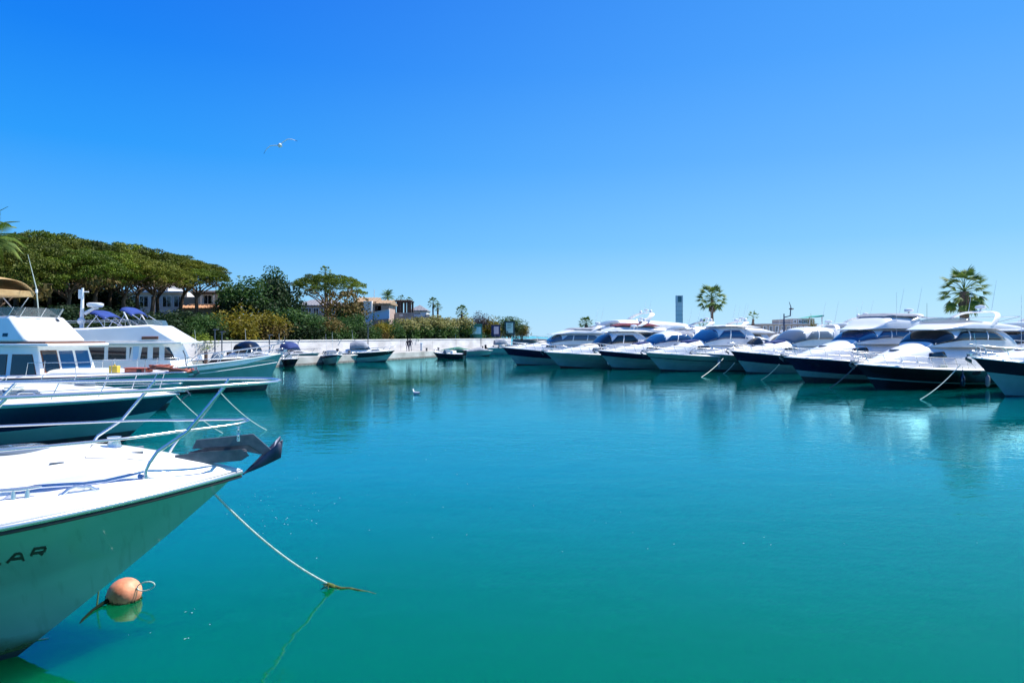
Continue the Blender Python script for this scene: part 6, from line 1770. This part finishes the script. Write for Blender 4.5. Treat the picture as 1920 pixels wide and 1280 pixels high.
def gulls():
    c = P(525, 273, 26)
    t = empty('gull', c, R(-15)); tag(t, 'white gull gliding high in the clear sky', 'gull')
    mb = MB(); rows = []
    for x, r in ((-.24, .015), (-.16, .04), (-.05, .07), (.06, .075), (.14, .06), (.19, .045), (.23, .04), (.27, .02), (.285, .008)):
        rows.append([(x, r * math.cos(2 * PI * k / 12), r * .9 * math.sin(2 * PI * k / 12) - .0) for k in range(12)])
    mb.quadgrid(rows, 0, closed_u=True)
    for sg in (-1, 1):
        prof = [(0.03, .0, .13), (.16, .06, .14), (.30, .10, .13), (.43, .06, .10), (.52, .0, .05), (.58, -.05, .015)]
        up, lo = [], []
        for yy, dz, ch in prof:
            xx = .05 - .12 * max(0, yy - .28)
            zz = dz - (.12 * yy if sg < 0 else -.02)
            up.append([(xx + ch * .5, sg * yy, zz), (xx, sg * yy, zz + .016), (xx - ch * .5, sg * yy, zz)])
            lo.append([(xx + ch * .5, sg * yy, zz), (xx, sg * yy, zz - .004), (xx - ch * .5, sg * yy, zz)])
        rm = [2, 2, 2, 2, 1] if True else None
        mb.quadgrid(up, rowmats=rm); mb.quadgrid(lo, rowmats=[0, 0, 0, 0, 1], flip=True)
    mb.quadgrid([[(-.22, -.012, 0), (-.22, .012, 0)], [(-.36, -.06, .005), (-.36, .06, .005)], [(-.37, -.06, -.003), (-.37, .06, -.003)], [(-.22, -.012, -.006), (-.22, .012, -.006)]], 0)
    mb.tube([(.275, 0, 0), (.315, 0, -.004), (.33, 0, -.014)], [.012, .008, .002], 6, mi=3)
    o = mb.build('body', [M_FEATHER, M_BLACK, M_FEATHERG, M_BEAK], t, angle=60)
    o.rotation_euler = (R(20), R(6), R(-60)); o.scale = (1.1, 1.15, 1.1)
    d = WLd(739)
    t = empty('gull', (K(781) * d, d, -.02), R(150)); tag(t, 'white gull sitting on the calm water in the middle of the harbour', 'gull')
    mb = MB(); rows = []
    for x, r, z in ((-.26, .01, .13), (-.2, .04, .10), (-.1, .085, .07), (.02, .10, .065), (.12, .08, .08), (.165, .05, .13), (.18, .04, .19), (.19, .045, .235), (.215, .03, .25), (.235, .012, .245)):
        rows.append([(x, r * math.cos(2 * PI * k / 12), z + r * .85 * math.sin(2 * PI * k / 12)) for k in range(12)])
    mb.quadgrid(rows, rowmats=[1, 2, 2, 2, 0, 0, 0, 0, 0], closed_u=True)
    mb.tube([(.225, 0, .245), (.27, 0, .235)], [.010, .003], 6, mi=3)
    mb.build('body', [M_FEATHER, M_BLACK, M_FEATHERG, M_BEAK], t, angle=60).scale = (1.1, 1.1, 1.1)

# ------------------------------------------------------------------ behind the right-hand row
def right_background():
    # tower
    d = 150; x = K(1273.5) * d
    t = empty('tower', (x, d, .7)); tag(t, 'plain tall grey square tower with dark green top behind the yachts', 'tower')
    zt = lambda py: Zat(py, d) - .7
    hw = 5.6 / 1280 * d
    MB().box(-hw, hw, -hw, hw, 0, zt(568)).build('shaft', M_TOWER, t, smooth=False, bevel=.03)
    MB().box(-hw - .02, hw + .02, -hw - .02, hw + .02, zt(568) + .005, zt(554)).build('lantern', M_TOWER, t, smooth=False, bevel=.03)
    MB().box(-hw * .7, hw * .55, -hw - .06, -hw - .025, zt(566.5), zt(555.5)).build('green_panel', M_TOWERG, t, smooth=False)
    for k in range(6): MB().box(-hw - .03, hw + .03, -hw - .03, hw + .03, zt(575 + k * 8), zt(575 + k * 8) + .06).build('joint_band', mat('tower_joint', (.22, .30, .35), .6), t, smooth=False)
    # palms
    d = 88; palm(K(1335) * d, d, .7, Zat(562, d), 32 / 1280 * d, 'tall fan palm with long bare trunk right of the grey tower', n=48, seed=21, trunk_r=.20, dead=12, lo=-38)
    d = 95; palm(K(1319) * d, d, .7, Zat(610, d), 12 / 1280 * d, 'small bright green palm low beside the tall palm trunk', n=24, seed=22, trunk_r=.18, dead=0)
    d = 80; palm(K(1412) * d, d, .7, Zat(598, d), 16 / 1280 * d, 'small young palm with few upright fronds above the navy cruiser', n=12, seed=23, trunk_r=.14, dead=2, lo=5)
    d = 98; palm(K(1099) * d, d, .7, Zat(609, d), 17 / 1280 * d, 'squat palm head showing over the leftmost yachts', n=36, seed=24, trunk_r=.3, dead=0, lo=-15)
    d = 50; palm(K(1808) * d, d, .7, Zat(547, d), 50 / 1280 * d, 'largest fan palm, full crown above the nearest right-hand yachts', n=46, seed=25, trunk_r=.34, dead=16, lo=-52)
    # beige harbour building
    d = 96; t = empty('building', (K(1470) * d, d, .7)); tag(t, 'long low beige harbour building behind the masts', 'building')
    zt = lambda py: Zat(py, d) - .7; s = d / 1280
    wall_box(t, -42 * s, 62 * s, 0, 8, 0, zt(608), M_BEIGE); wall_box(t, 18 * s, 62 * s, .8, 8, zt(608) + .01, zt(597), M_BEIGE, 'upper_wall')
    MB().box(-43 * s, 63 * s, -.3, 8.2, zt(608) + .012, zt(606.5)).build('parapet', M_RENDER, t, smooth=False)
    for i in range(9): window(t, (-38 + i * 11) * s, (-33 + i * 11) * s, zt(622), zt(612))
    for i in range(4): window(t, (22 + i * 10) * s, (27 + i * 10) * s, zt(605), zt(600), y=.78)
    MB().extrude_poly([(38 * s, -1.5, zt(596)), (58 * s, -1.5, zt(592.5)), (66 * s, -1.5, zt(591)), (66 * s, -1.5, zt(594)), (58 * s, -1.5, zt(595))], (0, 4, 0)).build('awning', M_GREENCAN, t, smooth=False)
    for xx in (41, 64): MB().tube([(xx * s, -1.2, zt(630)), (xx * s, -1.2, zt(595))], .09, 8).build('pillar', M_RENDER, t)
    d = 72; bush(1520, 0, 600, 14, 'yellow', 'slim yellow-green shrub before the green awning', None, 'shrub', 'shrub', z0=.7, xy=(K(1522) * d, d))
    # second-row yachts, sterns to us or bows away; only their upper works show
    G = 'yachts in the second row behind the moored cruisers'
    def back(px, d, top_py, L, hd, label, canvas=None, glass=None, style='fly', navy=False):
        sc = 1.0
        t = empty('motor_yacht', (K(px) * d, d, 0), R(hd)); tag(t, label, 'yacht', G)
        hb = 2.4; H = Hull(L, L * .27, hb, 1.7, 2.2, p=2.5, tm=.5)
        H.build(t, [M_HULLBOUNCE, M_NAVY, M_ANTIFOUL], [(.6, 1 if navy else 0), (1.5, 0), (2, 2)]); H.deck(t, M_DECK, crown=.2)
        ztop = Zat(top_py, d)
        z1 = hb + (ztop - hb) * .42; z2 = hb + (ztop - hb) * .72; w = L * .115
        A = lambda u: u * L
        c = Dome([(A(.18), hb - .3, w * .4, .1), (A(.30), hb - .4, w * .85, (z1 - hb) * .7), (A(.42), hb - .5, w, z1 - hb + .5), (A(.9), hb - .6, w, z1 - hb + .55), (A(.95), hb - .6, w * .9, .6)], 4)
        c.build('cabin', M_WHITE, t); c.over('windscreen', glass or M_GLASSD, t, A(.23), A(.38), .42)
        for sg in (1, -1): c.side('side_window', glass or M_GLASSD, t, A(.40), A(.86), .50, .84, sl0=.4, sl1=-.4, sg=sg)
        f = Dome([(A(.36), z1 - .1, w * .5, .08), (A(.44), z1 - .1, w * .95, (z2 - z1) * .8), (A(.50), z1 - .1, w, (z2 - z1)), (A(.85), z1 - .1, w, (z2 - z1) * .7), (A(.97), z1 - .1, w * .95, .12)], 4)
        f.build('flybridge', M_WHITE, t)
        if canvas:
            Dome([(A(.45), z2 - .15, w * .8, .08), (A(.52), z2 - .15, w, .42), (A(.72), z2 - .15, w, .42), (A(.80), z2 - .15, w * .9, .08)], 3).build('flybridge_cover', canvas, t)
        else:
            f.over('flybridge_screen', M_PERSPEX, t, A(.39), A(.46), .5)
        arch(t, 'radar_arch', M_WHITE, A(.62), w, z2 - .2, ztop - .3, lean=1.4, r=(.4, .07))
        mast_gear(t, A(.62) + 1.4, ztop - .3, .3, True, whip=2)
        MB().ball((-A(.62) - 1.4, w * .5, ztop - .1), .2, 12, 8).build('satellite_dome', M_WHITE, t)
        MB().ball((-A(.62) - 1.4, -w * .5, ztop - .1), .2, 12, 8).build('satellite_dome', M_WHITE, t)
        rails(t, H, .4 * L, h=.6, n=5, r=.025, inset=.15)
        return t
    back(1037, 86, 597, 18, 200, 'second-row yacht with a burgundy flybridge cover', M_CANVR)
    back(1000, 88, 580, 24, 198, 'tall white second-row yacht with curved radar arch and domes, left of the tower')
    back(1165, 81, 597, 17, 200, 'second-row yacht whose radar domes show between the tower and tall palm')
    back(1245, 74, 597, 14, 200, 'second-row yacht left of the small young palm')
    back(1476, 72, 588, 15, 200, 'second-row yacht with domes and antennas right of the green awning')
    back(1775, 54, 582, 18, 200, 'second-row yacht filling the gap at the right frame edge behind the nearest yacht')
    # dark mast with satellite dish, and lamp masts
    d = 60; t = empty('signal_mast', (K(1470) * d, d, 1.0)); tag(t, 'dark slender mast with crossbar and dish right of the small young palm', 'mast')
    zt = lambda py: Zat(py, d) - 1.0
    MB().tube([(0, 0, 0), (0, 0, zt(588))], [.16, .05], 8).build('pole', mat('dark_blue_pole', (.03, .05, .10), .6), t)
    MB().tube([(0, 0, zt(595)), (.55, 0, zt(592)), (.6, 0, zt(575)), (.45, 0, zt(566))], [.05, .06, .04, .02], 6).build('crossbar', mat('dark_blue_pole', (.03, .05, .10), .6), t)
    MB().ball((.65, 0, zt(579)), .16, sc=(1.4, 1, .5)).build('dish', M_BLACK, t)
    G2 = 'thin poles above the moored yachts'
    for px, top, d, lab in ((1240, 600, 90, 'thin pale pole just left of the tower'), (1290, 598, 88, 'thin pole between the tower and tall palm'), (1378, 592, 80, 'thin mast with crosstree left of the small young palm'),
                            (1607, 575, 60, 'thin whip mast above the domes right of the green awning'), (1681, 548, 45, 'very thin antenna above the grey flybridge cover'), (1738, 568, 45, 'short dark stub antenna on the skyline left of the big palm'),
                            (1915, 553, 40, 'short pole at the extreme right edge')):
        o = MB().tube([(K(px) * d, d, .9), (K(px) * d, d, Zat(top, d))], [.035 if px < 1400 else .018, .008], 6)
        tag(o.build('pole', M_WHITE if px not in (1738,) else M_BLACK, None), lab, 'pole', G2)
    # bollards and pedestals on the far quay
    for i, (px, lab) in enumerate(((655, 'bollard left of the black-banded cruiser'), (800, 'bollard right of the two walkers'), (822, 'bollard midway between walkers and green-wrapped boat'), (905, 'bollard right of the green-wrapped boat'), (925, 'bollard near the cluttered grey boat'))):
        x, y = BP(px, .5)
        tag(MB().tube([(x, y, .9), (x, y, 1.25), (x, y, 1.28)], [.13, .12, .18], 10).tube([(x, y, 1.28), (x, y, 1.36)], [.18, .15], 10).build('bollard', M_ROCK, None), 'small dark iron ' + lab, 'bollard', 'iron bollards on the far quay')
    for px, w, top, lab in ((790, 2.5, 648, 'white service pedestal just right of the walkers'), (665, 2.5, 650, 'white service pedestal near the black-banded cruiser')):
        x, y = BP(px, w)
        b = empty('service_pedestal', (x, y, .9)); tag(b, lab, 'pedestal')
        MB().box(-.16, .16, -.14, .14, 0, 1.0).build('casing', M_WHITE, b, bevel=.03); MB().box(-.19, .19, -.17, .17, 1.003, 1.12).build('lamp_head', M_BLUEWHITE, b, bevel=.03)
    for px, top, lab in ((403, 618, 'grey lamp post left of the golden-yellow bush'), (416, 622, 'second grey lamp post close to the golden-yellow bush'), (690, 612, 'thin pale post behind the black-banded cruiser'), (505, 628, 'thin post above the small boat with the black arched canopy')):
        x, y = BP(px, 3.5); o = MB().tube([(x, y, .9), (x, y, Zat(top, y))], .06, 8)
        o.tube([(x - .15, y, Zat(top, y)), (x + .35, y, Zat(top, y) + .02)], .05, 6)
        tag(o.build('lamp_post', M_STEELD, None), lab, 'lamp post', 'lamp posts on the far quay')

# ------------------------------------------------------------------ build everything
make_setting()
make_wall()
left_buildings()
vegetation()
signs()
right_background()
right_row()
left_far_boats()
trawlers()
navy_boat()
near_boat()
buoy()
people()
gulls()
